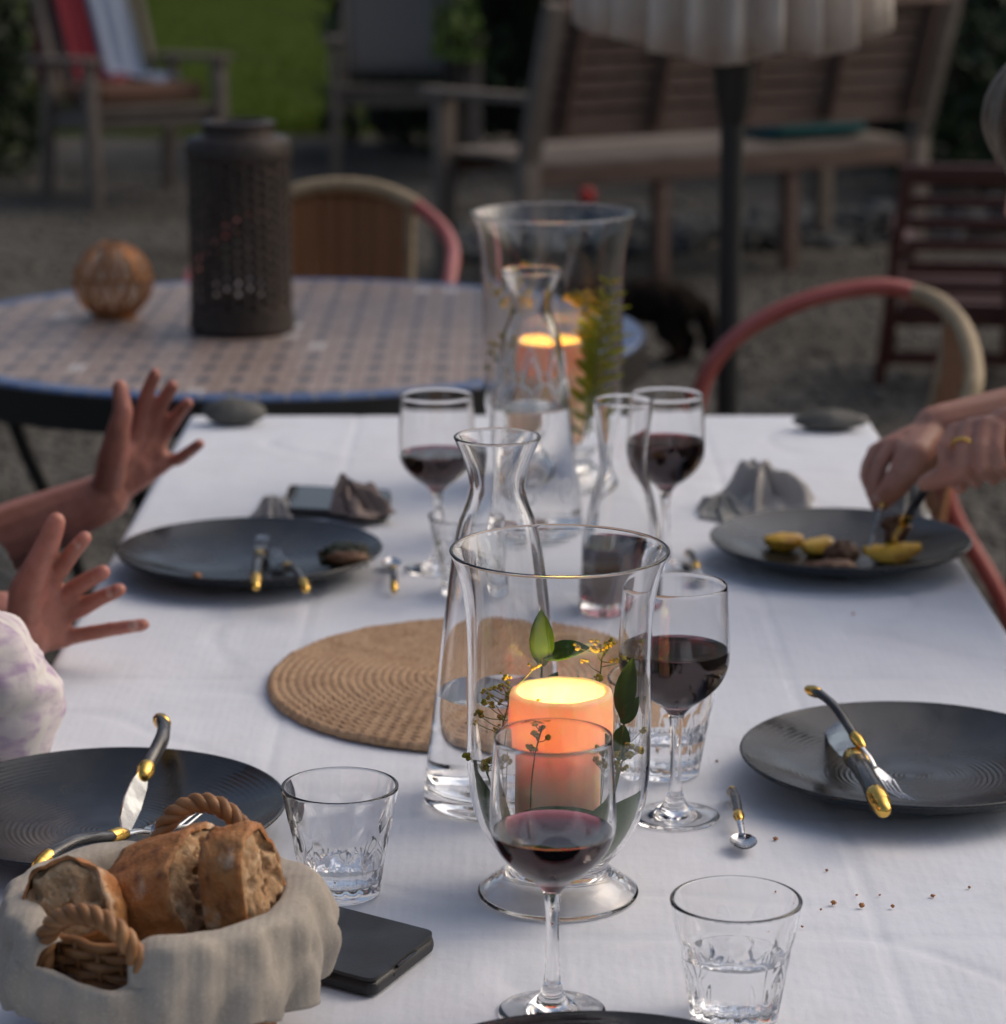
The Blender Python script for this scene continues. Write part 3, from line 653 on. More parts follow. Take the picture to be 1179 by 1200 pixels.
# cat on the gravel
q = T(785, 424, 0); ct = MB(); B = Vector((q.x, q.y, 0)); U = .86
def cp_(x, y, z): return B + Vector((x * U, y * U, z * U))
ct.chain([cp_(.03, 0, .20), cp_(-.06, 0, .215), cp_(-.17, .01, .20), cp_(-.23, .01, .205)], [.062, .068, .062, .05])
ct.chain([cp_(-.22, .01, .21), cp_(-.28, .015, .235)], [.048, .042]); ct.ell(cp_(-.315, .015, .25), (.05 * U, .044 * U, .042 * U)); ct.cap(cp_(-.34, .015, .238), cp_(-.365, .015, .232), .024, .018)
for s in (-1, 1):
    ct.chain([cp_(-.305, .015 + s * .024, .28), cp_(-.30, .015 + s * .03, .312)], [.016, .004], 8)
    ct.chain([cp_(-.215, .01 + s * .035, .18), cp_(-.20, .01 + s * .04, .10), cp_(-.215 + s * .02, .01 + s * .04, .018), cp_(-.235 + s * .02, .01 + s * .04, .014)], [.032, .020, .015, .017])
    ct.chain([cp_(.035, s * .035, .185), cp_(.0 + s * .02, s * .045, .115), cp_(.05 + s * .025, s * .045, .07), cp_(.035 + s * .025, s * .045, .018), cp_(.01 + s * .025, s * .045, .014)], [.046, .032, .018, .015, .017])
ct.chain([cp_(.075, 0, .215), cp_(.115, .0, .18), cp_(.135, .0, .12), cp_(.142, .0, .06), cp_(.16, .0, .03)], [.024, .026, .028, .026, .014])
o = ct.fused('cat', 'cat_fur', .006, 3, loc=B); folds(o, .010, 45, 45, 30); tag(o, 'dark long-haired cat walking away over the gravel behind the tables', 'cat')
for s in (-1, 1):
    e = MB(); e.ell(cp_(-.352, .015 + s * .02, .262) - B, (.006, .006, .006), 10, 6); e.build('eye', 'gold', o)

# ================================================================== DINING TABLE
TX0, TX1, TY0, TY1 = -.41, .477, 1.18, 3.635
dt = empty('dining_table', ((TX0 + TX1) / 2, (TY0 + TY1) / 2, 0)); tag(dt, 'long dining table hidden under the white tablecloth', 'table')
hx, hy = (TX1 - TX0) / 2 - .015, (TY1 - TY0) / 2 - .015
m = MB(); m.box((0, 0, TZ - .022), (2 * hx, 2 * hy, .032), None, .006); m.box((0, 0, TZ - .075), (2 * hx - .1, 2 * hy - .1, .07)); m.build('tabletop', 'wood_brown', dt)
for sx in (-1, 1):
    for sy in (-1, 1): MB().box((sx * (hx - .09), sy * (hy - .09), .33), (.06, .06, .66), None, .006).build('leg', 'wood_brown', dt)
def cloth():
    """top sheet with softly rounded edges that hang down on all four sides"""
    drop = .24; rx, ry = hx + .018, hy + .018; cx, cy_ = (TX0 + TX1) / 2, (TY0 + TY1) / 2
    def axis(h, n):
        a = list(np.linspace(-h + .012, h - .012, n)); e = [.012 * t for t in (.25, .5, .75, 1.)]; d = list(np.linspace(.02, drop, 9))
        side = [('a', t) for t in (22.5, 45, 67.5, 90)] + [('d', q) for q in d]
        return [(-1, s) for s in side[::-1]] + [(0, v) for v in a] + [(1, s) for s in side]
    AX, AY = axis(rx, 200), axis(ry, 420)
    def ev(e, h):
        sd, s = e
        if sd == 0: return s, 0., 0.
        if s[0] == 'a': a = R(s[1]); return sd * (h - .012 + .012 * math.sin(a)), -.012 * (1 - math.cos(a)), 0.
        return sd * h, -.012 - s[1], s[1]
    v = []; f = []
    for ey in AY:
        y, zy, dy = ev(ey, ry)
        for ex in AX:
            x, zx, dx = ev(ex, rx); wob = .03 * math.sin(9 * y + 2 * math.sin(4 * y)) * dx / drop; woy = .03 * math.sin(11 * x + 1) * dy / drop
            X = x + (ex[0] * (wob + .02 * dx) if dx else 0); Y = y + (ey[0] * (woy + .02 * dy) if dy else 0)
            z = min(zx, zy)
            wr = 0
            if not dx and not dy:
                n1 = noise.noise((X * 5, Y * 4, 0)) + .5 * noise.noise((X * 13, Y * 9, 3)); wr = -.0014 * (.5 + .5 * n1)
                wr -= .0011 * sum(math.exp(-((X - q) / .004) ** 2) for q in (-.222, .0, .222)) + .0010 * sum(math.exp(-((Y - q) / .005) ** 2) for q in (-.92, -.62, -.31, 0, .31, .62, .92)); r1 = abs(noise.noise((X * 3.3 + 5, Y * 5.5, 9))); wr -= .0016 * math.exp(-(r1 / .035) ** 2) * .8
            v.append((cx + X, cy_ + Y, TZ + z + min(0, wr)))
    n = len(AX)
    for j in range(len(AY) - 1):
        for i in range(n - 1): a = j * n + i; f.append((a, a + 1, a + n + 1, a + n))
    mb = MB(); mb.add(v, f); o = mb.build('tablecloth', 'cloth_white', None, 180, False); o.location = (0, 0, 0)
    tag(o, 'white linen tablecloth spread over the long dining table', 'tablecloth')
cloth()
# ================================================================== ON THE TABLE
def on(px, py): q = T(px, py); return Vector((q.x, q.y, TZ))
# ---- plates
def plate(px, rim_top_y, label, rr=.135):
    q = T(589, rim_top_y, TZ + .026); yc = q.y - rr
    dep = yc * math.cos(PITCH) + (CAMH - TZ - .025) * math.sin(PITCH); x = (px - CX) / F * dep
    out = [(0, .0015), (.062, .0), (.070, .001), (.074, .0035), (.10, .0085), (.125, .0185), (rr - .001, .0245), (rr, .0262), (rr - .0012, .0273), (rr - .003, .0268)]
    prof = sm(out, 4); ins = []
    n = 150; r = rr - .004
    for i in range(n + 1):
        rad = r * (1 - i / n); z = .0062 + .020 * max(0, (rad - .045) / (r - .045)) ** 1.75
        rid = (.00010 if rad < .075 else .00004) * (1 + .8 * noise.noise((rad * 60, 0, 0))) * math.sin(rad * 2 * PI / .0042 + 1.2 * math.sin(rad * 60)) * min(1, (n - i) / 6.) * min(1, i / 3.)
        ins.append((rad, z + rid))
    o = MB().lathe(prof[:-1] + ins, 112).build('dinner_plate', 'plate_black', None, 180); o.location = (x, yc, TZ + .0002)
    tag(o, label, 'plate', 'black dinner plates'); return o, Vector((x, yc, TZ))
pA, cA = plate(122, 877, 'black plate behind the bread basket with knife and fork on it')
pB, cB = plate(293, 607, 'black plate with scraps in front of the gesturing hands')
pC, cC = plate(985, 596, 'black plate with potatoes and meat being eaten')
pD, cD = plate(1069, 823, 'cleared black plate at the right with fork lying across it')
pE, cE = plate(702, 1186, 'black plate whose edge only just shows at the bottom beside the wine glass')
def zp(c, p):   # inner height of a plate at p
    rad = (Vector((p.x, p.y)) - Vector((c.x, c.y))).length; return TZ + .0065 + .020 * max(0, (rad - .045) / .086) ** 1.75

# ---- glass vessels
def vessel(outer, t, hb, foot_inner=None, seg=80, mod=None):
    """closed glass wall: outer profile, thickness, height of the inner floor"""
    o = [(r, z) for r, z in outer]; rim = o[-1]
    inn = [(max(r - t, .001), z) for r, z in o if z > hb + .001 and r > t * 1.5][::-1]
    inn = [p for p in inn]
    prof = o + [(rim[0] - t * (.5 - .5 * math.cos(R(a))), rim[1] + t * .5 * math.sin(R(a))) for a in (30, 60, 90, 120, 150)] + inn
    r_last = inn[-1][0]
    prof += [(r_last * .9, hb + (inn[-1][1] - hb) * .25), (r_last * .6, hb + .0004), (0, hb)]
    return prof, inn[::-1]
def liquid(inner, hb, lv, over=.0005):
    p = [(0, hb - over)]
    fl = [(r, z) for r, z in inner if z < lv]
    r0 = fl[0][0] if fl else inner[0][0]
    p += [(r0 * .6, hb - over + .0002), (r0 * .92, hb)] + [(r + over, z) for r, z in fl]
    nx = [q for q in inner if q[1] >= lv][0]; pv = fl[-1] if fl else nx
    k = 0 if nx[1] == pv[1] else (lv - pv[1]) / (nx[1] - pv[1]); rl_ = pv[0] + (nx[0] - pv[0]) * k
    p += [(rl_ + over, lv + .0006), (rl_ - .0012, lv + .0001), (rl_ * .6, lv), (0, lv)]
    return p
WG = sm([(.0335, 0), (.0340, .0009), (.0325, .0018), (.022, .0040), (.012, .0080), (.0066, .016), (.0046, .030), (.0041, .050), (.0044, .068), (.0062, .0815)], 4)[:-1] + \
     sm([(.0062, .0815), (.0125, .0885), (.0235, .0965), (.0335, .1075), (.0385, .119), (.0394, .1285), (.0390, .142), (.0380, .160), (.0366, .182)], 5)
WGI = sm([(.0028, .0900), (.0110, .0915), (.0225, .0987), (.0324, .109), (.0372, .1195), (.0381, .1285), (.0378, .142), (.0369, .160), (.0357, .182)], 5)
def wineglass(px, py, lv, label):
    o = empty('wine_glass', on(px, py)); tag(o, label, 'wine glass', 'wine glasses on the table')
    prof = [(0, .0025), (.010, .0022), (.028, .0006)] + list(WG) + [(.0366 - .0009 * (.5 - .5 * math.cos(R(a))), .182 + .00045 * math.sin(R(a))) for a in (30, 60, 90, 120, 150)] + list(WGI)[::-1] + [(0, .0898)]
    MB().lathe(prof, 80).build('glass', 'glass', o, 60)
    MB().lathe(liquid([tuple(p) for p in WGI], .0898, lv), 80).build('wine', 'wine', o, 50)
    return o
wineglass(647, 1186, .1205, 'wine glass nearest the camera, low red wine, before the candle vase')
wineglass(791, 957, .1320, 'red wine glass standing between the near candle vase and the small spoon')
wineglass(513, 667, .1215, 'red wine glass at the far left of the carafes')
wineglass(779, 666, .1335, 'fuller red wine glass behind the small wine carafe at the far right')
# carafes
CF = sm([(.0545, 0), (.0572, .0035), (.0568, .012), (.0530, .045), (.0465, .10), (.0395, .155), (.0340, .198), (.0300, .219), (.0238, .236), (.0212, .248), (.0228, .2605), (.0278, .275), (.0330, .2865)], 6)
def carafe(px, py, lv, label, etched=False):
    o = empty('carafe', on(px, py)); tag(o, label, 'carafe')
    prof, inn = vessel([tuple(p) for p in CF], .0024, .0125)
    MB().lathe([(0, .0035), (.035, .0028), (.048, .0006)] + prof, 88).build('glass', 'glass', o, 60)
    MB().lathe(liquid(inn, .0125, lv), 88).build('water', 'water', o, 50)
    if etched:
        m = MB()
        def surf(th, z):
            r = np.interp(z, [p[1] for p in CF], [p[0] for p in CF]) + .0002; return (r * math.cos(th), r * math.sin(th), z)
        for k in range(8):
            a = 2 * PI * k / 8
            for z0, s in ((.165, 1), (.165, -1)):
                m.tube([surf(a + s * (.34 * math.sin(t * PI / 12) * (1 - t / 26)), .150 + .05 * t / 12) for t in range(13)], .0011, 6)
            m.tube([surf(a + .39 + .38 * math.cos(t * PI / 10), .157 + .014 * math.sin(t * PI / 10)) for t in range(11)], .0011, 6)
            m.tube([surf(a + .20 * (1 - t / 24) * math.cos(t * .42), .055 + .016 * (1 - t / 24) * math.sin(t * .42)) for t in range(20)], .0011, 6)
        m.build('etched_pattern', 'etched', o, 180)
    return o
carafe(583, 938, .088, 'tall clear water carafe standing behind the near candle vase')
carafe(622, 627, .140, 'tall water carafe with white etched pattern in front of the far candle vase', True)
q = on(728, 712); o = empty('wine_carafe', q); tag(o, 'small slender carafe holding red wine behind the near candle vase', 'carafe')
CW = [tuple(p) for p in sm([(.0360, 0), (.0372, .003), (.0375, .020), (.0372, .060), (.0355, .085), (.0300, .112), (.0245, .132), (.0230, .146), (.0245, .165), (.0275, .188), (.0290, .205)], 6)]
prof, inn = vessel(CW, .0022, .011); MB().lathe([(0, .003), (.022, .0025), (.031, .0006)] + prof, 72).build('glass', 'glass', o, 60)
MB().lathe(liquid(inn, .011, .062), 72).build('wine', 'wine', o, 50)
# tumblers with cut leaf pattern
TB = [tuple(p) for p in sm([(.0262, 0), (.0276, .0016), (.0282, .006), (.0315, .026), (.0350, .046), (.0385, .064), (.0412, .0785)], 8)]
def cutmod(r, z, th):
    if .006 < z < .062 and r > .0272 + .17 * z * .86:
        d = 0
        for k, (zc, hz, nn, ph) in enumerate(((.046, .014, 9, 0), (.022, .016, 18, .5))):
            u = (th * nn / (2 * PI) + ph) % 1 - .5; w = 1 - abs((z - zc) / hz)
            if w > 0:
                e = abs(u) / (.46 * w ** .7 + 1e-4)
                if e < 1: d = max(d, (1 - e * e) * w ** .5)
        r -= .0017 * d
    return r, z
def tumbler(px, py, lv, label):
    o = empty('tumbler', on(px, py)); tag(o, label, 'tumbler', 'cut glass tumblers of water')
    prof, inn = vessel(TB, .0027, .0105)
    MB().lathe([(0, .0032), (.016, .0026), (.0225, .0005)] + prof, 144, mod=cutmod).build('glass', 'glass', o, 60)
    if lv: MB().lathe(liquid(inn, .0105, lv), 72).build('water', 'water', o, 50)
    return o
tumbler(860, 1193, .0425, 'tumbler half full of water at the bottom right near the crumbs')
tumbler(400, 1046, .0215, 'tumbler with little water between the bread basket and the near vase')
tumbler(779, 905, .030, 'tumbler hidden behind the stem of the middle wine glass')
tumbler(551, 695, .025, 'tumbler behind the tall clear carafe beside the far left spoon')

# ---- candle vases (hurricane glasses)
HV = [tuple(p) for p in sm([(.0545, 0), (.0566, .0022), (.0552, .0048), (.0475, .0105), (.0390, .0170), (.0355, .0225), (.0372, .0275), (.0455, .0370), (.0545, .0510), (.0608, .0690), (.0634, .0900), (.0640, .120), (.0638, .170), (.0644, .198), (.0668, .220), (.0712, .238), (.0755, .2485)], 5)]
HF = [(r, z) for r, z in HV]
def vase(px, py, sc_, label):
    o = empty('candle_vase', on(px, py)); tag(o, label, 'vase'); t = .0024 * sc_; hb = .0300 * sc_
    out = [(r * sc_, z * sc_) for r, z in HV]; bowl = [p for p in out if p[1] > hb + .004]
    inn = [(r - t, z) for r, z in bowl][::-1]; rim = out[-1]
    under = [(0, .021 * sc_), (.022 * sc_, .0195 * sc_), (.0315 * sc_, .0155 * sc_), (.040 * sc_, .0085 * sc_), (.0525 * sc_, .0006)]
    prof = under + out + [(rim[0] - t * (.5 - .5 * math.cos(R(a))), rim[1] + t * .5 * math.sin(R(a))) for a in (30, 60, 90, 120, 150)] + inn + [(inn[-1][0] * .7, hb + .0008), (0, hb)]
    MB().lathe(prof, 96).build('glass', 'glass', o, 60); return o
V1 = on(654, 1047); V2 = on(647, 566)
vase(654, 1047, 1.0, 'near footed glass candle vase with glowing candle and green leaves inside')
vase(647, 566, 1.27, 'far tall glass candle vase with fern fronds near the table end')
def candle(base, r, h, cav, label, pw, wm='wax'):
    o = empty('pillar_candle', base); tag(o, label, 'candle', 'lit pillar candles')
    wl = .0065
    def mod(rr, z, th):
        k = .0012 * noise.noise((math.cos(th) * 1.5, math.sin(th) * 1.5, z * 30)); return (rr + (k if rr > r * .6 else 0), z + (.0012 * noise.noise((math.cos(th) * 2, math.sin(th) * 2, 4)) if z > h - .004 else 0))
    prof = sm([(r - .002, 0), (r, .002)], 3)[:-1] + [(r, z) for z in np.linspace(.002, h - .004, 16)] + sm([(r - .0006, h - .0015), (r - .003, h), (r - wl + .001, h - .001), (r - wl, h - .005)], 3) + [(r - wl, z) for z in np.linspace(h - .007, h - cav + .006, 6)] + [(r - wl - .003, h - cav + .001), (r * .5, h - cav)]
    MB().lathe([(0, 0)] + prof + [(0, h - cav)], 64, mod=mod).build('wax', wm, o, 180)
    MB().tube([(0, 0, h - cav - .002), (.0006, 0, h - cav + .004), (.0016, 0, h - cav + .009)], .0008, 6).build('wick', 'wrought_iron', o)
    MB().lathe(sm([(0, h - cav + .006), (.0030, h - cav + .010), (.0040, h - cav + .015), (.0026, h - cav + .022), (.0009, h - cav + .028), (0, h - cav + .031)], 3), 16).build('flame', 'flame', o, 180)
    l = bpy.data.lights.new('candle_light', 'POINT'); l.energy = pw; l.color = (1, .56, .13); l.shadow_soft_size = .006
    lo = bpy.data.objects.new('candle_light', l); COL.objects.link(lo); lo.parent = o; lo.location = (0, 0, h - cav + .020)
    return o
candle(V1 + Vector((.0015, .002, .0415)), .0362, .1075, .040, 'glowing orange pillar candle in the near glass vase', 1.0)
candle(V2 + Vector((-.006, .0, .052)), .0440, .118, .040, 'glowing pillar candle in the far glass vase behind the etched carafe', .55, 'wax_pale')

# ---- leaves, sprigs, ferns in the vases
def vleaf(c, th, z, r, dth, dz, L, w, label, m='leaf_dark', bend=.3, name='leaf'):
    p = Vector((c.x + r * math.cos(th), c.y + r * math.sin(th), TZ + z)); d = Vector((-math.sin(th) * dth, math.cos(th) * dth, dz)); n = Vector((math.cos(th), math.sin(th), .25))
    o = MB().leaf((0, 0, 0), d, -n * (1 if True else 1), L, w, -bend * 0 + bend).build(name, m, None, 180); o.location = p; tag(o, label, 'leaf', 'leaves in the near candle vase')
def bowl_leaf(th0, z0, th1, z1, w, label):
    """a leaf lying against the inside of the bowl"""
    HZ = [p[1] for p in HV]; HR = [p[0] for p in HV]; rin = lambda z: float(np.interp(max(z, .0315), HZ[25:], HR[25:])) - .0046
    def pt(u, s, off):
        th = th0 + (th1 - th0) * u; z = z0 + (z1 - z0) * u; L_ = math.hypot((th1 - th0) * .05, z1 - z0); ww = w * (math.sin(PI * min(1, u * .96 + .03)) ** .8) * s
        th += -ww * (z1 - z0) / L_ / .05; z += ww * (th1 - th0) * .05 / L_; z = max(z, .0325); r = rin(z) - off - .0015 * (1 - abs(s)); return (r * math.cos(th), r * math.sin(th), z)
    m = MB(); m.grid(lambda u, v: pt(u, 2 * v - 1, 0), 22, 7); m.grid(lambda u, v: pt(u, 2 * v - 1, .0007), 22, 7)
    o = m.build('leaf', 'leaf_dark', None, 180); o.location = V1; tag(o, label, 'leaf', 'leaves in the near candle vase')
bowl_leaf(R(218), .038, R(186), .100, .022, 'dark green leaf against the left wall of the near vase')
bowl_leaf(R(225), .062, R(300), .076, .015, 'long dark leaf lying across the foot of the glowing candle')
bowl_leaf(R(262), .034, R(352), .078, .024, 'broad dark leaf in the bottom right of the near vase bowl')
bowl_leaf(R(262), .036, R(196), .060, .020, 'dark leaf curled in the bottom left of the near vase bowl')
def twig(c, pts, leaves, label):
    """leafy twig: stem + leaves; pts relative to vase base"""
    b = c + Vector(pts[0]); o = empty('leafy_twig', b); tag(o, label, 'twig')
    P = [Vector(p) - Vector(pts[0]) for p in pts]; MB().tube(sm(P, 5), .0009, 6).build('stem', 'stem_green', o)
    for (p, d, up, L, w) in leaves: MB().leaf(Vector(p) - Vector(pts[0]), d, up, L, w, .2).build('leaf', 'leaf_dark', o, 180)
twig(V1, [(-.008, .046, .045), (-.012, .050, .11), (-.011, .0505, .158)], [((-.011, .0505, .152), (-.02, -.05, 1), (0, -1, .2), .040, .0100), ((-.010, .0505, .158), (.75, -.1, .32), (0, -.6, 1), .033, .0100), ((-.011, .0505, .13), (.3, -.1, .5), (0, -1, .3), .02, .006)], 'leafy twig rising behind the glowing candle')
twig(V1, [(.036, .012, .05), (.044, .016, .10), (.047, .018, .125)], [((.045, .018, .124), (.12, .0, 1), (-.4, -1, .1), .042, .0090), ((.046, .018, .118), (-.15, -.2, -.9), (-.2, -1, .1), .026, .0075), ((.045, .017, .12), (.35, -.1, .6), (-.2, -1, .1), .022, .006)], 'leafy twig against the right wall of the near vase')
def sprig(c, pts, n, spread, label, name='flower_sprig', sz=.0019):
    n = int(n * 1.5)
    b = c + Vector(pts[0]); o = empty(name, b); tag(o, label, 'sprig')
    P = [Vector(p) - Vector(pts[0]) for p in pts]; st = MB(); st.tube(sm(P, 5), .0006, 5); fl = MB(); top = P[-1]; mid = P[-2]
    for i in range(n):
        a = rnd(0, 6.28); e = rnd(.15, 1); s = mid.lerp(top, rnd(.3, 1)); tip = s + Vector((math.cos(a) * spread * e, math.sin(a) * spread * e * .5, rnd(.1, 1.0) * spread * .55))
        st.tube([s, s.lerp(tip, .5) + Vector((0, 0, -.001)), tip], .00032, 4)
        for k in range(6):
            f_ = tip + Vector((rnd(-1, 1), rnd(-1, 1), rnd(-.4, .8))) * spread * .14; r = sz * rnd(.5, 1.1)
            fl.add([Vector((q.x * r, q.y * r, q.z * r * .8)) + f_ for q in icv], icf)
    st.build('stem', 'stem_green', o); fl.build('blossom', 'flower_yellow', o, 180, False)
sprig(V1, [(-.046, .014, .05), (-.043, .012, .10), (-.032, .010, .148)], 13, .027, 'yellow blossom sprig spreading over the left rim of the candle')
sprig(V1, [(-.040, -.022, .052), (-.046, -.022, .085), (-.052, -.020, .105)], 8, .014, 'short blossom sprig low at the left wall of the near vase')
sprig(V1, [(.030, -.030, .05), (.038, -.026, .085), (.046, -.020, .118)], 12, .016, 'blossom sprig at the right wall of the near vase')
sprig(V1, [(.020, .046, .05), (.028, .048, .12), (.032, .046, .165)], 10, .020, 'faint blossom sprig behind the right side of the candle')
sprig(V1, [(-.022, -.036, .05), (-.020, -.037, .10), (-.012, -.038, .135)], 6, .012, 'thin blossom sprig in front of the candle')
sprig(V2, [(-.045, .03, .06), (-.05, .03, .17), (-.045, .03, .245)], 14, .030, 'yellow blossom sprig at the left of the far vase', sz=.0028)
sprig(V2, [(.045, .02, .06), (.040, .02, .17), (.036, .0, .225)], 18, .028, 'yellow blossom sprig over the fern in the far vase', sz=.0028)
sprig(V2, [(-.055, -.03, .06), (-.06, -.03, .12), (-.058, -.03, .175)], 10, .018, 'low yellow blossom sprig at the left wall of the far vase', sz=.0026)
def fern(c, pts, label, wid):
    b = c + Vector(pts[0]); o = empty('fern_frond', b); tag(o, label, 'fern', 'fern fronds in the far vase'); P = [Vector(p) - Vector(pts[0]) for p in sm(pts, 8)]
    MB().tube(P, .0012, 6).build('stem', 'stem_green', o); m = MB(); n = len(P)
    for i in range(2, n - 1, 2):
        t = (P[i + 1] - P[i]).normalized(); w = wid * math.sin(PI * (i / n) ** .8) + .006
        for s in (-1, 1):
            d = (Vector((s, rnd(-.5, .5), .35)) + t * .4).normalized(); m.leaf(P[i], d, t.cross(d) + Vector((0, -.6, .3)), w * rnd(.8, 1.3), w * .20, .25)
    m.build('leaflets', 'leaf_light', o, 180)
fern(V2, [(.040, .0, .055), (.052, -.01, .12), (.060, -.015, .18), (.066, -.02, .250)], 'yellow green fern frond at the right wall of the far vase', .026)
fern(V2, [(.030, -.04, .055), (.045, -.045, .12), (.052, -.045, .18), (.056, -.04, .225)], 'fern frond leaning behind the small wine carafe in the far vase', .024)
fern(V2, [(.035, .035, .055), (.04, .04, .11), (.05, .04, .16), (.055, .03, .20)], 'short fern frond at the back of the far vase', .024)

# ---- round seagrass placemat
pm = MB(); RP = .2; nr = 130; na = 720
cpm = T(560, 795, TZ + .008); cpm = Vector((cpm.x, 2.386, TZ + .0004)); vv = [(0, 0, .008)]; ff = []
for i in range(1, nr + 1):
    r = RP * i / nr
    for k in range(na):
        th = 2 * PI * k / na; ph = r / .0082 - th / (2 * PI); fr = ph - math.floor(ph); strand = math.floor(ph)
        tw = math.sin(2 * PI * (r * th / .0125 + fr * .9) + strand * 2.1)
        z = .0056 + .0022 * math.sqrt(max(0, 1 - (2 * fr - 1) ** 2)) + .0004 * tw + .0012 * noise.noise((r * 30 * math.cos(th), r * 30 * math.sin(th), 1))
        rr = r + .0006 * tw * (i / nr) + (.0012 * noise.noise((math.cos(th) * 12, math.sin(th) * 12, 0)) if i > nr - 6 else 0)
        vv.append((rr * math.cos(th), rr * math.sin(th), z))
for k in range(na): ff.append((0, 1 + k, 1 + (k + 1) % na))
for i in range(nr - 1):
    for k in range(na): a = 1 + i * na + k; b = 1 + i * na + (k + 1) % na; ff.append((a, a + na, b + na, b))
st = len(vv); e = 1 + (nr - 1) * na
for zz, ex in ((.0042, .0022), (.0015, .0018), (.0, -.002)):
    for k in range(na): x, y, _ = vv[e + k]; l = 1 + ex / RP; vv.append((x * l, y * l, zz))
rows = [e] + [st + j * na for j in range(3)]
for a0, b0 in zip(rows, rows[1:]):
    for k in range(na): ff.append((a0 + k, b0 + k, b0 + (k + 1) % na, a0 + (k + 1) % na))
pm.add(vv, ff); o = pm.build('placemat', 'seagrass', None, 180, False); o.location = cpm; o.scale = (.915, 1, 1); tag(o, 'round braided seagrass placemat lying under the tall clear carafe', 'placemat')

# ---- cutlery: built along +x, handle end at 0
def cut_handle(o, L=.105, cv=.010):
    pts = sm([(0, 0, -.0), (.02, 0, cv * .6), (.05, 0, cv), (.08, 0, cv * .8), (L, 0, cv * .45)], 5)
    rr = np.interp([p[0] for p in pts], [0, .012, .03, .06, L], [.0070, .0068, .0057, .0062, .0058])
    MB().tube([p for p in pts[3:]], rr[3:], 14, flat=.8, up=(0, 0, 1)).build('handle', 'horn', o, 60)
    MB().chain([(-.003, 0, -.002), (.004, 0, .0005), (.0125, 0, cv * .40)], [.0052, .0068, .0066], 12).build('end_cap', 'gold', o, 60)
    z = pts[-1][2]; MB().chain([(L - .004, 0, z + .0002), (L + .006, 0, z), (L + .015, 0, z - .001)], [.0060, .0070, .0052], 12).build('bolster', 'gold', o, 60)
    return L + .014, z - .001
def blade_plate(m, out, t):
    """flat outline (x,y,z) lists -> thin slab"""
    n = len(out); v = [(x, y, z + t) for x, y, z in out] + [(x, y, z - t) for x, y, z in out]
    f = [tuple(range(n)), tuple(range(2 * n - 1, n - 1, -1))] + [(i, (i + 1) % n, n + (i + 1) % n, n + i) for i in range(n)]; return m.add(v, f)
def knife(label, p0, p1, up=(0, 0, 1), fit=True):
    o = empty('table_knife', p0); tag(o, label, 'knife'); x, z = cut_handle(o); m = MB(); h = .011
    top = [(x - .004, -.0045), (x + .02, -.0075), (x + .06, -.0085), (x + .092, -.006), (x + .108, .0015)]; bot = [(x + .095, .0065), (x + .05, .0085), (x + .012, .0070), (x - .004, .0045)]
    blade_plate(m, [(a, b, z) for a, b in top + bot], .0008); m.build('blade', 'steel', o, 30); orient(o, p0, p1, up); k = (Vector(p1) - Vector(p0)).length / .227 if fit else 1; o.scale = (k, k, k); return o
def fork(label, p0, p1, up=(0, 0, 1), fit=True):
    o = empty('table_fork', p0); tag(o, label, 'fork'); x, z = cut_handle(o); m = MB()
    m.tube(sm([(x - .006, 0, z), (x + .02, 0, z - .001), (x + .036, 0, z - .004)], 4), list(np.linspace(.0042, .0036, 9)), 10, flat=.6, up=(0, 0, 1))
    m.grid(lambda u, v: (x + .034 + .028 * v, (u - .5) * .024 * (.35 + .65 * min(1, v * 1.6) ** .7), z - .004 - .004 * v + .004 * (2 * u - 1) ** 2 * v), 9, 8)
    m.grid(lambda u, v: (x + .034 + .028 * v, (u - .5) * .024 * (.35 + .65 * min(1, v * 1.6) ** .7), z - .0055 - .004 * v + .004 * (2 * u - 1) ** 2 * v), 9, 8)
    for k in range(4):
        y = (k - 1.5) * .0066; m.tube([(x + .060, y, z - .0065 + .002 * abs(k - 1.5)), (x + .082, y, z - .0055), (x + .106, y * .92, z + .0015)], [.0021, .0017, .0009], 8)
    m.build('tines', 'steel', o, 50); orient(o, p0, p1, up); k = (Vector(p1) - Vector(p0)).length / .225 if fit else 1; o.scale = (k, k, k); return o
def spoon(label, p0, p1, up=(0, 0, 1), s=.62):
    o = empty('teaspoon', p0); tag(o, label, 'spoon', 'small spoons on the cloth'); x, z = cut_handle(o); m = MB()
    m.tube(sm([(x - .006, 0, z), (x + .02, 0, z - .002), (x + .04, 0, z - .006)], 4), list(np.linspace(.0045, .0034, 9)), 10, flat=.6, up=(0, 0, 1))
    def bl(off):
        return lambda u, v: (x + .036 + .052 * v, (u - .5) * 2 * .0175 * math.sqrt(max(0, math.sin(PI * (v * .96 + .03)))) * (1 - .15 * v), z - .006 - off - .007 * (math.sin(PI * v) ** .6) * (1 - (2 * u - 1) ** 2))
    m.grid(bl(0), 13, 16); m.grid(bl(.0012), 13, 16); m.build('bowl', 'steel', o, 60); orient(o, p0, p1, up); o.scale = (s, s, s); return o
# left near plate
q0 = D(189, 843, 2.125); q1 = T(138, 978, TZ + .010); kn_ = knife('knife propped on the black plate behind the bread basket', q0, q1, (.85, -.25, .5)); kn_.scale = (kn_.scale.x, kn_.scale.x * 1.45, kn_.scale.x * 1.35)
q0 = T(46, 1012, TZ + .036); q1 = T(226, 958, TZ + .012); fork('fork leaning beside the knife on the plate behind the basket', q0, q1)
# right near plate
q0 = D(950, 808, 2.165); q1 = T(1062, 942, TZ + .0125); fork('fork lying across the cleared black plate at the right', q0, q1, (.5, -.3, 1))
q0 = T(1033, 944, TZ + .036); q1 = T(975, 850, TZ + .012); knife('knife under the fork, its gold end over the edge of the cleared plate', q0, q1, (-.4, 0, 1))
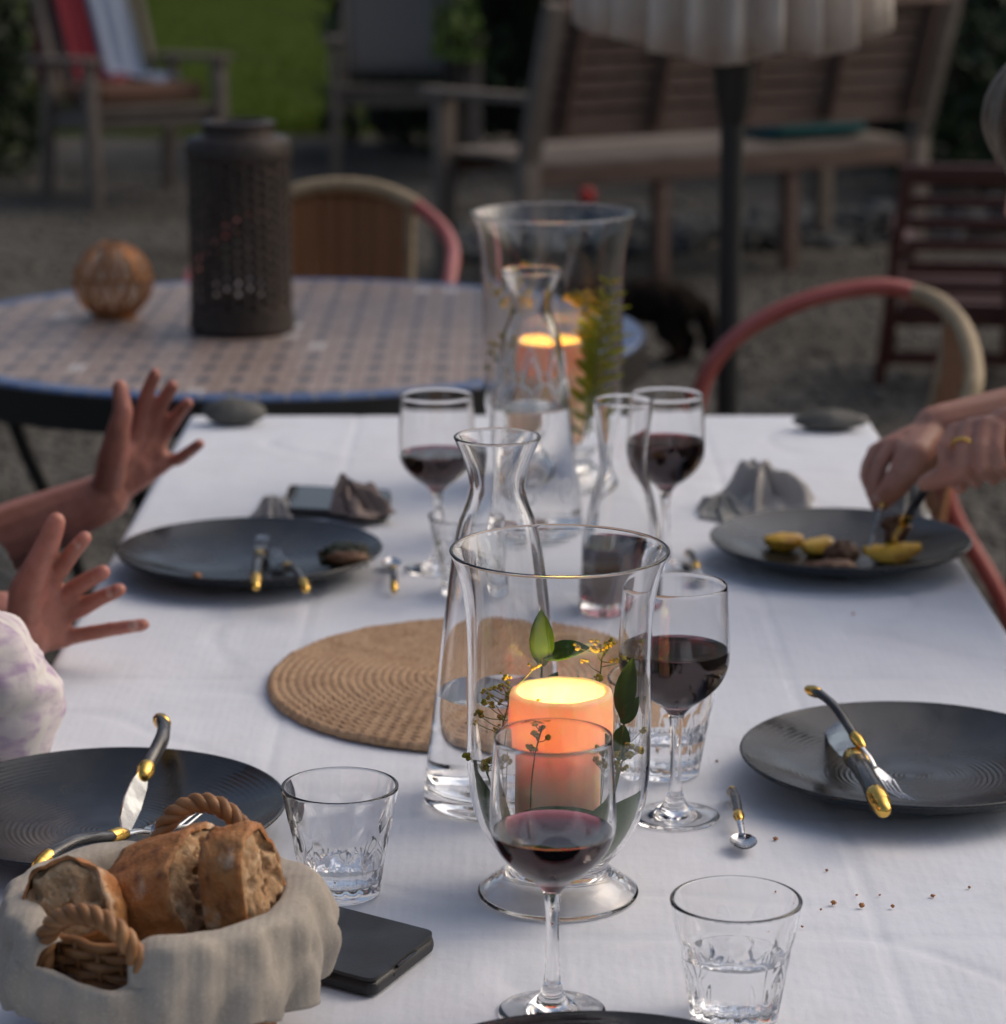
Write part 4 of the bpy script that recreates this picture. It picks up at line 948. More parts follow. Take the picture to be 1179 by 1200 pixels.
# far left plate
q0 = T(300, 684, TZ + .030); q1 = T(309, 626, TZ + .010); k_ = knife('knife on the plate before the gesturing hands', q0, q1); k_.scale = (k_.scale.x, k_.scale.x * .7, k_.scale.x * .7)
q0 = T(358, 688, TZ + .030); q1 = T(318, 648, TZ + .011); k_ = fork('fork on the plate before the gesturing hands', q0, q1); k_.scale = (k_.scale.x, k_.scale.x * .8, k_.scale.x * .8)
# spoons on the cloth
q0 = T(857, 927, TZ + .008); q1 = T(874, 992, TZ + .0095); spoon('small spoon on the cloth between the middle wine glass and the cleared plate', q0, q1)
q0 = T(462, 690, TZ + .008); q1 = T(458, 640, TZ + .0095); spoon('small spoon to the right of the plate before the gesturing hands', q0, q1)
q0 = T(806, 648, TZ + .008); q1 = T(824, 680, TZ + .0095); spoon('small spoon between the wine carafe and the plate of food', q0, q1)

# ---- food
def lump(name, c, rad, m, label, cat, rot=None, amp=.25, fr=2.2, group=None):
    o = MB(); sd = rnd(0, 50)
    o.ell((0, 0, 0), rad, 28, 18, rot, lambda p: 1 + amp * noise.noise(p * fr + Vector((sd, 0, 0))) + amp * .4 * noise.noise(p * fr * 3 + Vector((sd, 0, 0))))
    ob = o.build(name, m, None, 180); ob.location = c; tag(ob, label, cat, group); return ob
def wedge(px, py, L, label, rz):
    p = T(px, py, TZ + .018); z = zp(cC, p); m = MB(); n = 12; v = []; f = []
    for i in range(n + 1):
        t = i / n; w = math.sin(PI * min(.97, max(.03, t))) ** .38; x = (t - .5) * L; bend = .25 * L * (2 * t - 1) ** 2
        for (a, b) in ((-1, 0), (-.8, .45), (-.35, .85), (.35, .85), (.8, .45), (1, 0), (.45, -.45), (0, -.62), (-.45, -.45)): v.append((x, a * .013 * w, b * .014 * w + bend * .5 + .0012 * noise.noise((x * 90, a * 2, b * 2))))
    k = 9
    for i in range(n):
        for j in range(k): a = i * k + j; b = i * k + (j + 1) % k; f.append((a, b, b + k, a + k))
    f.append(tuple(range(k))[::-1]); f.append(tuple(range(n * k, n * k + k))); m.add(v, f)
    o = m.build('potato_wedge', 'potato', None, 60); o.location = (p.x, p.y, z + .0065); o.rotation_euler = (rnd(-.5, .5), 0, rz); tag(o, label, 'potato', 'potato wedges on the far right plate')
wedge(919, 634, .040, 'yellow potato wedge nearest the left edge of the plate of food', R(5))
wedge(957, 638, .040, 'second potato wedge, beside the left one on the plate of food', R(35))
wedge(1044, 646, .062, 'large browned potato wedge under the knife at the right', R(15))
def meat(px, py, rad, label, z=.010): p = T(px, py, TZ + .018); lump('meat_piece', (p.x, p.y, zp(cC, p) + z), rad, 'roast_meat', label, 'meat', None, .4)
meat(988, 646, (.017, .014, .012), 'dark piece of roast meat between the potato wedges')
meat(975, 662, (.026, .014, .006), 'pale sliver of meat in front of the potato wedges', .005)
meat(1050, 628, (.014, .012, .015), 'crisp browned piece of meat behind the large wedge', .016)
p = T(405, 655, TZ + .02); lump('leftover_greens', (p.x, p.y, zp(cB, p) + .008), (.026, .022, .012), 'greens', 'dark leftover greens at the right edge of the plate with scraps', 'food', None, .5, 3)
p = T(408, 664, TZ + .02); lump('meat_scrap', (p.x, p.y, zp(cB, p) + .008), (.020, .008, .007), 'roast_meat', 'brown meat scrap in front of the leftover greens', 'food')
p = T(231, 679, TZ + .018); lump('crumb_lump', (p.x, p.y, zp(cB, p) + .003), (.004, .004, .004), 'crust', 'brown crumb on the left of the plate with scraps', 'crumb')

# ---- crumbs on the cloth
cr0 = None
for i, (px, py, s) in enumerate(((977, 1059, 1.), (1010, 1062, 1.1), (1046, 1063, .8), (1093, 1051, .8), (1004, 1050, .5), (962, 1067, .5), (909, 984, .9), (969, 1021, .6), (1136, 1041, .6), (940, 1087, .5), (840, 893, .6), (1031, 1050, .45), (917, 1047, .45), (1000, 720, .7))):
    p = on(px, py)
    if cr0 is None: cr0 = lump('bread_crumb', p, (.0019, .0016, .0013), 'crust', 'tiny brown bread crumb lying loose on the white tablecloth', 'crumb', None, .5, 2, 'bread crumbs on the cloth'); c = cr0
    else: c = copy_tree(cr0)
    c.location = p + Vector((0, 0, .0008)); c.scale = (s, s, s); c.rotation_euler = (0, 0, i)

# ---- stones weighing down the cloth
o = lump('stone_weight', (0, 0, 0), (.0400, .026, .0175), 'stone_grey', 'smooth grey stone weighing down the far left corner of the cloth', 'stone', None, .12, 1.2); q = T(275, 497); o.location = (q.x, q.y, TZ + .0165)
o = lump('stone_weight', (0, 0, 0), (.0440, .022, .0135), 'stone_grey', 'flat dark stone weighing down the far right corner of the cloth', 'stone', None, .25, 1.6); q = T(972, 504); o.location = (q.x, q.y, TZ + .0125)

# ---- crumpled napkins
def napkin(name, px, py, w, d, h, m, label, sd, rz=0, na=150, nr=26):
    """a thin sheet crumpled round one or two peaks, its folds running outwards"""
    q = on(px, py); rs = random.Random(sd); n1 = rs.choice((5, 6, 7)); n2 = n1 * 2 + 1; a1, a2, tw = rs.random(), rs.random(), rs.uniform(-.5, .5); pk = (rs.uniform(-.18, .18), rs.uniform(-.18, .18))
    tri = lambda t: abs((t % 1) - .5) * 4 - 1
    v = []; f = []
    for j in range(nr + 1):
        p = j / nr
        for i in range(na):
            th = 2 * PI * i / na; c, s = math.cos(th), math.sin(th); u = th / (2 * PI)
            wv = .35 * noise.noise((c * 1.3 + sd, s * 1.3, p * 1.2)); fo = tri(n1 * u + a1 + tw * p + wv) + .55 * tri(n2 * u + a2 - tw * p + wv * 2); out = .40 + .13 * noise.noise((c * 1.6 + sd, s * 1.6, 4)) + .05 * fo * p
            rr = out * (p + .10 * math.sin(p * PI) * fo); x = pk[0] * (1 - p) + rr * c; y = pk[1] * (1 - p) + rr * s
            z = h * ((1 - p) ** 1.1 * (1 + .25 * noise.noise((c * 2, s * 2, sd))) + .30 * fo * math.sin(PI * min(1, p * 1.15)) * (1 - .45 * p) + .10 * p * max(0, fo)) + .10 * h * noise.noise((x * 9 + sd, y * 9, 1))
            v.append((x * w, y * d, max(.0008, z)))
    for j in range(nr):
        for i in range(na): a = j * na + i; b = j * na + (i + 1) % na; f.append((a, b, b + na, a + na))
    o = MB().add(v, f).build(name, m, None, 28); o.location = q; o.rotation_euler = (0, 0, rz); k = o.modifiers.new('t', 'SOLIDIFY'); k.thickness = .0005; k.offset = 1
    tag(o, label, 'napkin'); return o
napkin('paper_napkin', 895, 592, .125, .15, .046, 'napkin_grey', 'crumpled grey napkin behind the left part of the plate of food', 3, R(20))
napkin('paper_napkin', 848, 600, .075, .12, .016, 'napkin_pale', 'thin pale wrapper tucked under the crumpled grey napkin', 41)
napkin('paper_napkin', 1062, 602, .07, .07, .030, 'napkin_pale', 'white crumpled napkin beneath the hands holding cutlery', 63, R(30))
o = napkin('paper_napkin', 424, 609, .085, .10, .034, 'napkin_brown', 'brownish crumpled napkin on the right end of the far phone', 88, R(15)); o.location.z += .009
o = napkin('paper_napkin', 321, 606, .056, .07, .024, 'napkin_grey', 'small crumpled napkin at the left end of the far phone', 113)
# ---- phones
def slab(name, c4, h, m, r, label, cat):
    """rounded slab from four corner points on the cloth"""
    c = sum((Vector(p) for p in c4), Vector()) / 4; o = empty(name, (c.x, c.y, TZ)); tag(o, label, cat); P = [Vector((p.x - c.x, p.y - c.y, 0)) for p in c4]
    def ring(off, z):
        out = []
        for i in range(4):
            p = P[i]; a = (P[i - 1] - p).normalized(); b = (P[(i + 1) % 4] - p).normalized()
            for k in range(7):
                t = k / 6; q = p + (a * (1 - t) ** 2 + b * t ** 2) * r
                q = q + (a + b).normalized() * off; out.append(Vector((q.x, q.y, z)))
        return out
    mb = MB(); lv = [ring(.003, .0004), ring(.0006, .0018), ring(0, .0045), ring(0, h - .0045), ring(.0006, h - .0016), ring(.003, h)]; n = len(lv[0]); v = [q for l in lv for q in l]; f = []
    for j in range(len(lv) - 1):
        for k in range(n): f.append((j * n + k, j * n + (k + 1) % n, (j + 1) * n + (k + 1) % n, (j + 1) * n + k))
    f.append(tuple(range(n))[::-1]); f.append(tuple(range((len(lv) - 1) * n, len(lv) * n))); mb.add(v, f); mb.build('body', m, o, 40); return o, P, ring
A_, B_, C_ = T(513, 1113), T(438, 1172), T(378, 1078); D_ = B_ + (C_ - A_)
ph, P, ring = slab('phone_case', [A_, C_, D_, B_], .0105, 'leather_black', .009, 'black leather phone case lying beside the bread basket', 'phone')
mb = MB(); r1 = ring(.0012, 0); lo = [q + Vector((0, 0, .0107)) for q in r1]; hi = [q + Vector((0, 0, .0132)) for q in r1]; n = len(r1)
mb.add(lo + hi, [(i, (i + 1) % n, n + (i + 1) % n, n + i) for i in range(n)] + [tuple(range(n, 2 * n)), tuple(range(n))[::-1]]); mb.build('cover', 'leather_black', ph, 40)
d1 = (P[0] - P[3]); m = MB(); mid = P[3].lerp(P[0], .5); a = d1.normalized(); nrm = Vector((a.y, -a.x, 0))
if nrm.dot(mid) < 0: nrm = -nrm
M_ = Matrix((a, nrm, Vector((0, 0, 1)))).transposed()
m.box(mid + Vector((0, 0, .0107)) - nrm * .0015, (d1.length * .30, .006, .0022), M_, .0008); m.build('magnet_tab', 'screen_glass', ph)
m = MB(); mm = P[3].lerp(P[0], .32); m.box(mm + nrm * -.0002 + Vector((0, 0, .0062)), (.003, .0012, .002), M_, .0004); m.build('port', 'wrought_iron', ph)
A_, B_, C_ = T(459, 583), T(456, 611), T(338, 577); D_ = B_ + (C_ - A_)
ph2, P, ring = slab('smartphone', [A_, C_, D_, B_], .009, 'leather_black', .008, 'dark phone with shining screen behind the plate of scraps', 'phone')
r1 = ring(.003, .0); mb = MB(); n = len(r1); lo = [q + Vector((0, 0, .0091)) for q in r1]; hi = [q + Vector((0, 0, .0098)) for q in r1]
mb.add(lo + hi, [(i, (i + 1) % n, n + (i + 1) % n, n + i) for i in range(n)] + [tuple(range(n, 2 * n)), tuple(range(n))[::-1]]); mb.build('screen', 'screen_glass', ph2, 40)

# ---- bread basket
BC = Vector((T(192, 1050, TZ + .085).x, 1.632, TZ)); BR0 = .0865; BHt = .085; HD = R(65)      # axis of the two handles
bk = empty('bread_basket', BC); tag(bk, 'wicker bread basket with grey linen liner and rope handles', 'basket')
m = MB()
def wall_r(z): return .062 + (BR0 - .0075 - .062) * (z / BHt) ** .8
for j in range(13):
    z = .005 + j * (BHt - .006) / 12; n = 120
    m.tube([((wall_r(z) + .0022 * math.cos(PI * (k * 32 / n) * 2 / 2 + j * PI)) * math.cos(2 * PI * k / n), (wall_r(z) + .0022 * math.cos(PI * (k * 32 / n) + j * PI)) * math.sin(2 * PI * k / n), z) for k in range(n)], .0034, 6, closed=True)
for k in range(32):
    a = 2 * PI * k / 32; m.tube([(wall_r(z) * math.cos(a), wall_r(z) * math.sin(a), z) for z in np.linspace(.002, BHt, 6)], .0022, 6)
m.lathe([(0, .002), (.066, .002), (.066, .006), (0, .006)], 40); m.build('wicker_wall', 'wicker', bk, 180)
for s in (0, 1):
    a0 = HD + PI * (1 - s) ; a0 = R(247) if s == 0 else R(78)
    cx_, cy_ = math.cos(a0) * (BR0 - .004), math.sin(a0) * (BR0 - .004); tx, ty = -math.sin(a0), math.cos(a0); hw = .034; hh = (.022, .034)[s]
    path = []
    for k in range(49):
        t = PI * k / 48; path.append(Vector((cx_ + tx * hw * math.cos(t) + .12 * cx_ * math.sin(t) * .5, cy_ + ty * hw * math.cos(t) + .12 * cy_ * math.sin(t) * .5, BHt - .024 + (hh + .024) * math.sin(t) ** .75)))
    hm = MB()
    for st_ in range(3):
        pts = []
        for k, p in enumerate(path):
            tn = (path[min(k + 1, 48)] - path[max(k - 1, 0)]).normalized(); u = Vector((cx_, cy_, 0)).normalized(); w_ = tn.cross(u).normalized(); an = k * .56 + st_ * 2 * PI / 3
            pts.append(p + (u * math.cos(an) + w_ * math.sin(an)) * .0033)
        hm.tube(pts, .0037, 8)
    hm.build('handle', 'wicker', bk, 180)
# linen liner: inside floor, up the wall, over the rim, hanging outside; slots leave the handles free
path = sm([(.04, .010), (.056, .016), (.066, .04), (BR0 - .0150, BHt - .014), (BR0 - .0105, BHt + .004), (BR0 - .004, BHt + .0075), (BR0 + .004, BHt + .0065), (BR0 + .0085, BHt + .002), (BR0 + .012, BHt - .014), (BR0 + .014, BHt - .030), (BR0 + .009, BHt - .050)], 6)
nu = 200; nv = len(path); vv = []; ff = []
def adiff(a, b): return abs((a - b + PI) % (2 * PI) - PI)
for j, (r, z) in enumerate(path):
    for i in range(nu):
        th = 2 * PI * i / nu; n1 = noise.noise((math.cos(th) * 2.2, math.sin(th) * 2.2, j * .05)); n2 = noise.noise((math.cos(th) * 6, math.sin(th) * 6, j * .09 + 3))
        s = max(0, (j - nv * .55) / (nv * .45)); hem = s * s * (.010 * n1 + .004 * math.sin(5 * th))
        rr = r + (.003 + .006 * s) * n1 + (.002 + .005 * s) * n2 + .004 * s * math.sin(13 * th + 3 * n1) + .0022 * s * (1 - 2.5 * abs(noise.noise((math.cos(th) * 7 + j * .11, math.sin(th) * 7, 5)))); zz = z + hem + .003 * n1 * (1 - s) * (j > nv * .3)
        dh = min(adiff(th, R(247)), adiff(th, R(78)) )
        vv.append((rr * math.cos(th), rr * math.sin(th), zz - .014 * math.exp(-(dh / .36) ** 4) * (nv * .35 < j < nv * .8)))
for j in range(nv - 1):
    for i in range(nu):
        th = 2 * PI * (i + .5) / nu; zc = path[j][1]
        if min(adiff(th, R(247)), adiff(th, R(78))) < .30 and nv * .42 < j < nv * .73: continue
        ff.append((j * nu + i, j * nu + (i + 1) % nu, (j + 1) * nu + (i + 1) % nu, (j + 1) * nu + i))
m = MB().add(vv, ff); o = m.build('linen_liner', 'linen', bk, 180, True); folds(o, .0013, 26, 26, 30, 2); k = o.modifiers.new('t', 'SOLIDIFY'); k.thickness = .0010; k.offset = 1
# bread
def bread(label, c, w, h, t, rot, sd, skew=0.):
    """a cut of country loaf: crumb faces front and back, crust round the arch"""
    o = empty('bread_slice', c); tag(o, label, 'bread', 'pieces of bread in the basket'); n = 84; ol = []
    for i in range(n):
        a = 2 * PI * i / n; x = math.cos(a); y = math.sin(a); e = .62 if y > 0 else .38
        X = w / 2 * math.copysign(abs(x) ** .85, x); Y = h * (.62 * math.copysign(abs(y) ** .9, y) if y > 0 else .38 * math.copysign(abs(y) ** .5, y))
        k = 1 + .11 * noise.noise((x * 2 + sd, y * 2, 0)) + .03 * noise.noise((x * 6 + sd, y * 6, 0)); ol.append((X * k + skew * Y, Y * k))
    cb = MB()
    for s in (-1, 1):
        vv = [(0, s * (t / 2 - .002), 0)]; ff = []
        rings = 28
        for j in range(1, rings + 1):
            q = j / rings
            for i in range(n):
                x, y = ol[i]; x *= q * .97; y *= q * .97
                pr_ = Vector((x * 95, y * 95, sd * 3 + s)); d1_ = noise.voronoi(pr_ + Vector((noise.noise(pr_ * .7), noise.noise(pr_ * .6 + Vector((5, 0, 0))), 0)) * .6)[0][0]; d2_ = noise.voronoi(pr_ * 2.6)[0][0]
                vv.append((x, s * (t / 2 + .0035 * noise.noise((x * 60, y * 60, sd + s)) - .0065 * max(0, 1 - d1_ / .42) ** .6 - .002 * max(0, 1 - d2_ / .4) - .002 * q ** 6), y))
        for i in range(n): ff.append((0, 1 + i, 1 + (i + 1) % n))
        for j in range(rings - 1):
            for i in range(n): a = 1 + j * n + i; b = 1 + j * n + (i + 1) % n; ff.append((a, a + n, b + n, b))
        cb.add(vv, ff)
    cb.build('crumb', 'crumb', o, 180)
    ks = MB(); m_ = 9; vv = []; ff = []
    for j in range(m_ + 1):
        v = j / m_; y = (v - .5) * t * 1.03; bul = 1 + .035 * math.sin(PI * v)
        for i in range(n):
            x, z = ol[i]; f_ = bul + .05 * noise.noise((x * 45 + sd, y * 45, z * 45)) - .05 * max(0, .12 - abs(noise.noise((x * 38, y * 38 + sd, z * 38)))) / .12 + .03 * noise.noise((x * 170, y * 170, z * 170 + sd)); vv.append((x * f_, y + .0015 * noise.noise((x * 120, z * 120, sd)), z * f_))
    for i in range(n):     # inner lip so that the crust has thickness
        x, z = ol[i]; vv.append((x * .93, -t * .49, z * .93))
    for i in range(n): x, z = ol[i]; vv.append((x * .93, t * .49, z * .93))
    for j in range(m_):
        for i in range(n): a = j * n + i; b = j * n + (i + 1) % n; ff.append((a, b, b + n, a + n))
    l0 = (m_ + 1) * n; l1 = l0 + n
    for i in range(n): k = (i + 1) % n; ff.append((l0 + i, l0 + k, k, i)); ff.append((m_ * n + i, m_ * n + k, l1 + k, l1 + i))
    ks.add(vv, ff); ks.build('crust', 'crust', o, 180); o.rotation_euler = rot; return o
def bpos(px, py, y): return D(px, py, y)
bread('slice of bread lying at the left of the basket, crumb facing forward', bpos(86, 1072, 1.612), .058, .052, .026, (R(-32), R(-14), R(-14)), 1.3, .0)
bread('thick crusty chunk of bread in the middle of the basket', bpos(206, 1050, 1.650), .078, .058, .056, (R(-26), R(-30), R(74)), 5.1)
bread('slice of bread leaning against the right side of the basket', bpos(286, 1048, 1.622), .054, .070, .028, (R(-8), R(-6), R(70)), 9.7)
# ================================================================== PEOPLE (seated round the table)
def crop(x0, y0, k): return lambda cx_, cy_, d: D(x0 + cx_ / k, y0 + cy_ / k, d)
def gen_digits(w, d, n, side):
    """relaxed curled hand: wrist, finger direction, back-of-hand normal, thumb side sign"""
    w = Vector(w); d = Vector(d).normalized(); n = Vector(n); n = (n - d * n.dot(d)).normalized(); t = d.cross(n) * side; out = []
    for k, (off, L) in enumerate(((.030, .072), (.010, .080), (-.010, .074), (-.028, .058))):
        b = w + d * .088 + t * off; p = [b]; a = .45
        for q in (.45, .32, .23): p.append(p[-1] + (d * math.cos(a) - n * math.sin(a)) * L * q); a += .55
        out.append(p)
    b = w + d * .03 + t * .028; out.insert(0, [b, b + (d * .6 + t * .7) * .035 - n * .008, b + (d * .85 + t * .75) * .055 - n * .02, b + (d + t * .6) * .075 - n * .03]); return out
def hand(m, wrist, digits, rw=.026, rf=.0078, thenar=None):
    """digits[0] = thumb (base..tip); the others start at their knuckle"""
    digits = [list(d[:-1]) + [d[-1] + (d[-1] - d[-2]).normalized() * .004] for d in digits]; kn = [d[0] for d in digits[1:]]
    for i, k in enumerate(kn):
        m.chain([wrist + (k - wrist) * .12, wrist + (k - wrist) * .6, k], [rw * .62, .0130, .0098], 10)
    for a, b in zip(kn, kn[1:]):
        m.cap(a.lerp(wrist, .08), b.lerp(wrist, .08), .0095, .0095, 10); m.cap(wrist.lerp(a, .62), wrist.lerp(b, .62), .0135, .0135, 10); m.cap(wrist.lerp(a, .35), wrist.lerp(b, .35), .0150, .0150, 10)
    th = digits[0]; m.chain([wrist + (th[0] - wrist) * .25] + list(th), [.0165, .0165, .0125, .0112, .0090][:len(th) + 1], 10); m.cap(th[0], wrist.lerp(kn[0], .75), .0135, .0115, 10)
    sc = (1.0, 1.04, .98, .88)
    for s, d in zip(sc, digits[1:]): m.chain(d, [rf * s * q for q in (1.15, 1.08, 1.0, .90)][:len(d)], 10)
def person(label, loc, skin, hairm, shirtm, J, hands, sleeve, trousers='fabric_blue', hair_kind='short', shirt_name='shirt', voxel=.0026):
    """J: joints in world space. One continuous body; hair, eyes and clothes are children"""
    m = MB(); L = Vector(loc); V = Vector
    pel, ch, nk, hd, f = J['pelvis'], J['chest'], J['neck'], J['head'], V(J['face']).normalized(); up = V((0, 0, 1)); up = (up - f * f.dot(up)).normalized(); sd = f.cross(up)
    m.chain([pel, pel.lerp(ch, .5), ch, nk - (nk - ch) * .3], [.135, .12, .125, .075]); m.chain([nk - V((0, 0, .04)), nk, hd - up * .04], [.062, .056, .054])
    rot = Matrix((sd, f, up)).transposed()
    m.ell(hd + up * .02, (.074, .094, .092), rot=rot); m.ell(hd - up * .045 + f * .030, (.056, .058, .060), rot=rot); m.cap(hd - up * .09 + f * .062, hd - up * .092 + f * .066, .021)
    m.chain([hd + up * .018 + f * .088, hd - up * .018 + f * .112, hd - up * .026 + f * .100], [.009, .0115, .012], 10)     # nose
    m.cap(hd + up * .034 + f * .080 + sd * .028, hd + up * .034 + f * .080 - sd * .028, .012)                                # brow
    for z, q in ((-.052, .0066), (-.062, .0075)): m.cap(hd + up * z + f * .088 + sd * .020, hd + up * z + f * .088 - sd * .020, q)   # lips
    for s in (-1, 1):
        m.ell(hd + sd * s * .076 - up * .004 - f * .008, (.010, .020, .030), 14, 10, rot)                                     # ears
        m.cap(hd - up * .018 + f * .070 + sd * s * .036, hd - up * .03 + f * .060 + sd * s * .045, .018)                      # cheeks
    for s in ('L', 'R'):
        sh, el, wr = J['sh' + s], J['el' + s], J['wr' + s]
        m.chain([ch + (sh - ch) * .55, sh], [.075, .060]); m.chain([sh, sh.lerp(el, .5), el], [.054, .046, .040])
        d = (wr - el); m.chain([el, el + d * .28, el + d * .7, wr], [.038, .0425, .034, .0265]); hand(m, wr, hands[s])
        hp = pel + J['right'] * (.095 if s == 'R' else -.095); kn, an = J['kn' + s], J['an' + s]
        m.chain([hp, kn], [.088, .062]); m.chain([kn, kn.lerp(an, .3), an], [.058, .056, .038]); m.chain([an, an + J['fwd'] * .13 - V((0, 0, .045))], [.036, .026])
    b = m.fused('person', skin, voxel, 4, loc=L); tag(b, label, 'person', 'people at the table')
    for s in ('L', 'R'):
        if s not in J.get('nails', ''): continue
        for k, dg in enumerate(hands[s]):
            ax = (dg[-1] - dg[-2]).normalized(); out = J['dorsal' + s]; out = (out - ax * out.dot(ax)).normalized(); sdv = ax.cross(out); r_ = .0078 if k else .0098
            e = MB(); e.ell(dg[-1] - ax * .0035 + out * r_ * .60 - L, (.0062, .0048 if k else .0058, .0022), 14, 8, Matrix((ax, sdv, out)).transposed()); e.build('fingernail', 'nail', b, 180)
    e = MB()
    for s in (-1, 1): e.ell(hd + up * .018 + f * .078 + sd * s * .031 - L, (.012, .012, .012), 16, 10)
    e.build('eyes', 'eye_white', b, 180); e = MB()
    for s in (-1, 1): e.ell(hd + up * .018 + f * .0868 + sd * s * .031 - L, (.0055, .0045, .0055), 12, 8)
    e.build('irises', 'hair_brown', b, 180)
    # clothes
    m = MB(); m.chain([pel + V((0, 0, .0)), pel.lerp(ch, .5), ch, nk - (nk - ch) * .34], [.152, .140, .142, .090])
    for s in ('L', 'R'):
        sh, el, wr = J['sh' + s], J['el' + s], J['wr' + s]; m.chain([ch + (sh - ch) * .5, sh], [.09, .074])
        k = sleeve[s]
        if callable(k): k(m, sh, el, wr)
        else: m.chain([sh, sh.lerp(el, k * .5), sh.lerp(el, k)], [.068, .062, .060])
    for i in range(0): pass
    o = m.fused(shirt_name, shirtm, .0060, 3, b, L); o.location = (0, 0, 0); folds(o, .0085, 15, 15, 26, L.y * 3)
    m = MB()
    for s in ('L', 'R'):
        hp = pel + J['right'] * (.095 if s == 'R' else -.095); kn, an = J['kn' + s], J['an' + s]; m.chain([pel - V((0, 0, .01)), hp, kn, kn.lerp(an, .5), an + V((0, 0, .03))], [.14, .106, .078, .066, .056])
    o = m.fused('trousers', trousers, .010, 3, b, L); o.location = (0, 0, 0)
    for s in ('L', 'R'):
        an = J['an' + s]; t = MB(); t.chain([an - V((0, 0, .03)), an + J['fwd'] * .09 - V((0, 0, .042)), an + J['fwd'] * .15 - V((0, 0, .046))], [.046, .036, .032]); o = t.fused('shoe', 'leather_black', .008, 3, b, L); o.location = (0, 0, 0)
    # hair: overlapping locks from the crown
    h = MB(); h.ell(hd + up * .032 - f * .018, (.086, .098, .090), 28, 18, rot, lambda p: 1 + .05 * noise.noise(p * 4))
    for i in range(170):
        a = rnd(-2.5, 2.5) if hair_kind != 'front' else rnd(-PI, PI); st = hd + up * .118 - f * .02; dr = (-f * math.cos(a) + sd * math.sin(a))
        rx = .096 if abs(math.cos(a)) > .7 else .086; ln = J.get('hair', .05) * rnd(.7, 1.25)
        p = [st + dr * .02, hd + up * .088 + dr * rx * .72 - f * .012, hd + up * .03 + dr * rx * 1.02 - f * .010, hd - up * ln + dr * rx * 1.02 - f * .010]
        h.tube(sm(p, 4), list(np.linspace(.006, .0075, 9)) + [.006, .005, .003, .001], 5)
    for i in range(22):
        a = rnd(-1.15, 1.15); dr = (f * math.cos(a) + sd * math.sin(a)); q = J.get('fringe', .045)
        p = [hd + up * .118 - f * .02, hd + up * .098 + dr * .062, hd + up * .066 + dr * .094, hd + up * rnd(q - .012, q + .012) + dr * .104]; h.tube(sm(p, 4), list(np.linspace(.009, .010, 9)) + [.008, .006, .004, .002], 6)
    h.v = [tuple(Vector(p) - L) for p in h.v]; h.build('hair', hairm, b, 180)
    return b
def seat_joints(px, py, ang):
    """legs of somebody on a chair, facing the table"""
    fw = Vector((math.cos(ang), math.sin(ang), 0)); rt_ = Vector((fw.y, -fw.x, 0)); pel = Vector((px, py, .55)); J = dict(pelvis=pel, fwd=fw, right=rt_)
    for s, k in (('R', 1), ('L', -1)): J['kn' + s] = pel + fw * .40 + rt_ * .11 * k + Vector((0, 0, -.05)); J['an' + s] = Vector((pel.x, pel.y, .09)) + fw * .36 + rt_ * .12 * k
    return J
V = Vector
# --- person in a black top, both hands raised (left side, farther)
c1 = crop(0, 430, 1179 / 260.); c2 = crop(0, 590, 1006 / 260.)
J = seat_joints(-.83, 2.78, R(-6)); J.update(chest=V((-.72, 2.77, .93)), neck=V((-.67, 2.765, 1.12)), head=V((-.63, 2.76, 1.27)), face=(1, -.15, -.05), hair=.10)
J['shL'] = V((-.70, 2.95, 1.05)); J['shR'] = V((-.67, 2.60, 1.05))
J['wrL'] = c1(560, 690, 2.93); J['elL'] = D(-135, 690, 2.93)
J['wrR'] = c2(105, 600, 2.44); J['elR'] = D(-40, 722, 2.60)
J['nails'] = 'R'; J['dorsalR'] = V((-.25, -1, .35))
hl = [[c1(600, 480, 2.90), c1(630, 330, 2.885), c1(655, 235, 2.885), c1(640, 130, 2.89)],
      [c1(735, 330, 2.925), c1(755, 225, 2.92), c1(785, 130, 2.91), c1(818, 52, 2.90)],
      [c1(795, 345, 2.935), c1(832, 255, 2.93), c1(868, 180, 2.92), c1(908, 112, 2.905)],
      [c1(855, 375, 2.945), c1(905, 310, 2.94), c1(945, 255, 2.93), c1(990, 200, 2.91)],
      [c1(885, 500, 2.945), c1(950, 490, 2.94), c1(1000, 455, 2.93), c1(1052, 415, 2.91)]]
hr = [[c2(120, 400, 2.425), c2(165, 290, 2.41), c2(215, 190, 2.405), c2(248, 100, 2.40)],
      [c2(225, 360, 2.44), c2(280, 290, 2.425), c2(325, 225, 2.415), c2(372, 170, 2.41)],
      [c2(270, 430, 2.45), c2(340, 385, 2.44), c2(400, 345, 2.43), c2(455, 318, 2.42)],
      [c2(290, 510, 2.455), c2(380, 470, 2.45), c2(450, 430, 2.44), c2(525, 398, 2.43)],
      [c2(290, 610, 2.45), c2(400, 590, 2.445), c2(510, 570, 2.435), c2(632, 552, 2.425)]]
def sleeveA(m, sh, el, wr): m.chain([sh, sh.lerp(el, .5), el, el.lerp(wr, .45)], [.070, .064, .058, .046])
person('person in a black top holding both bare hands up above the table', (-.83, 2.78, 0), 'skin_tan', 'hair_brown', 'fabric_black', J, dict(L=hl, R=hr), dict(L=.75, R=sleeveA))
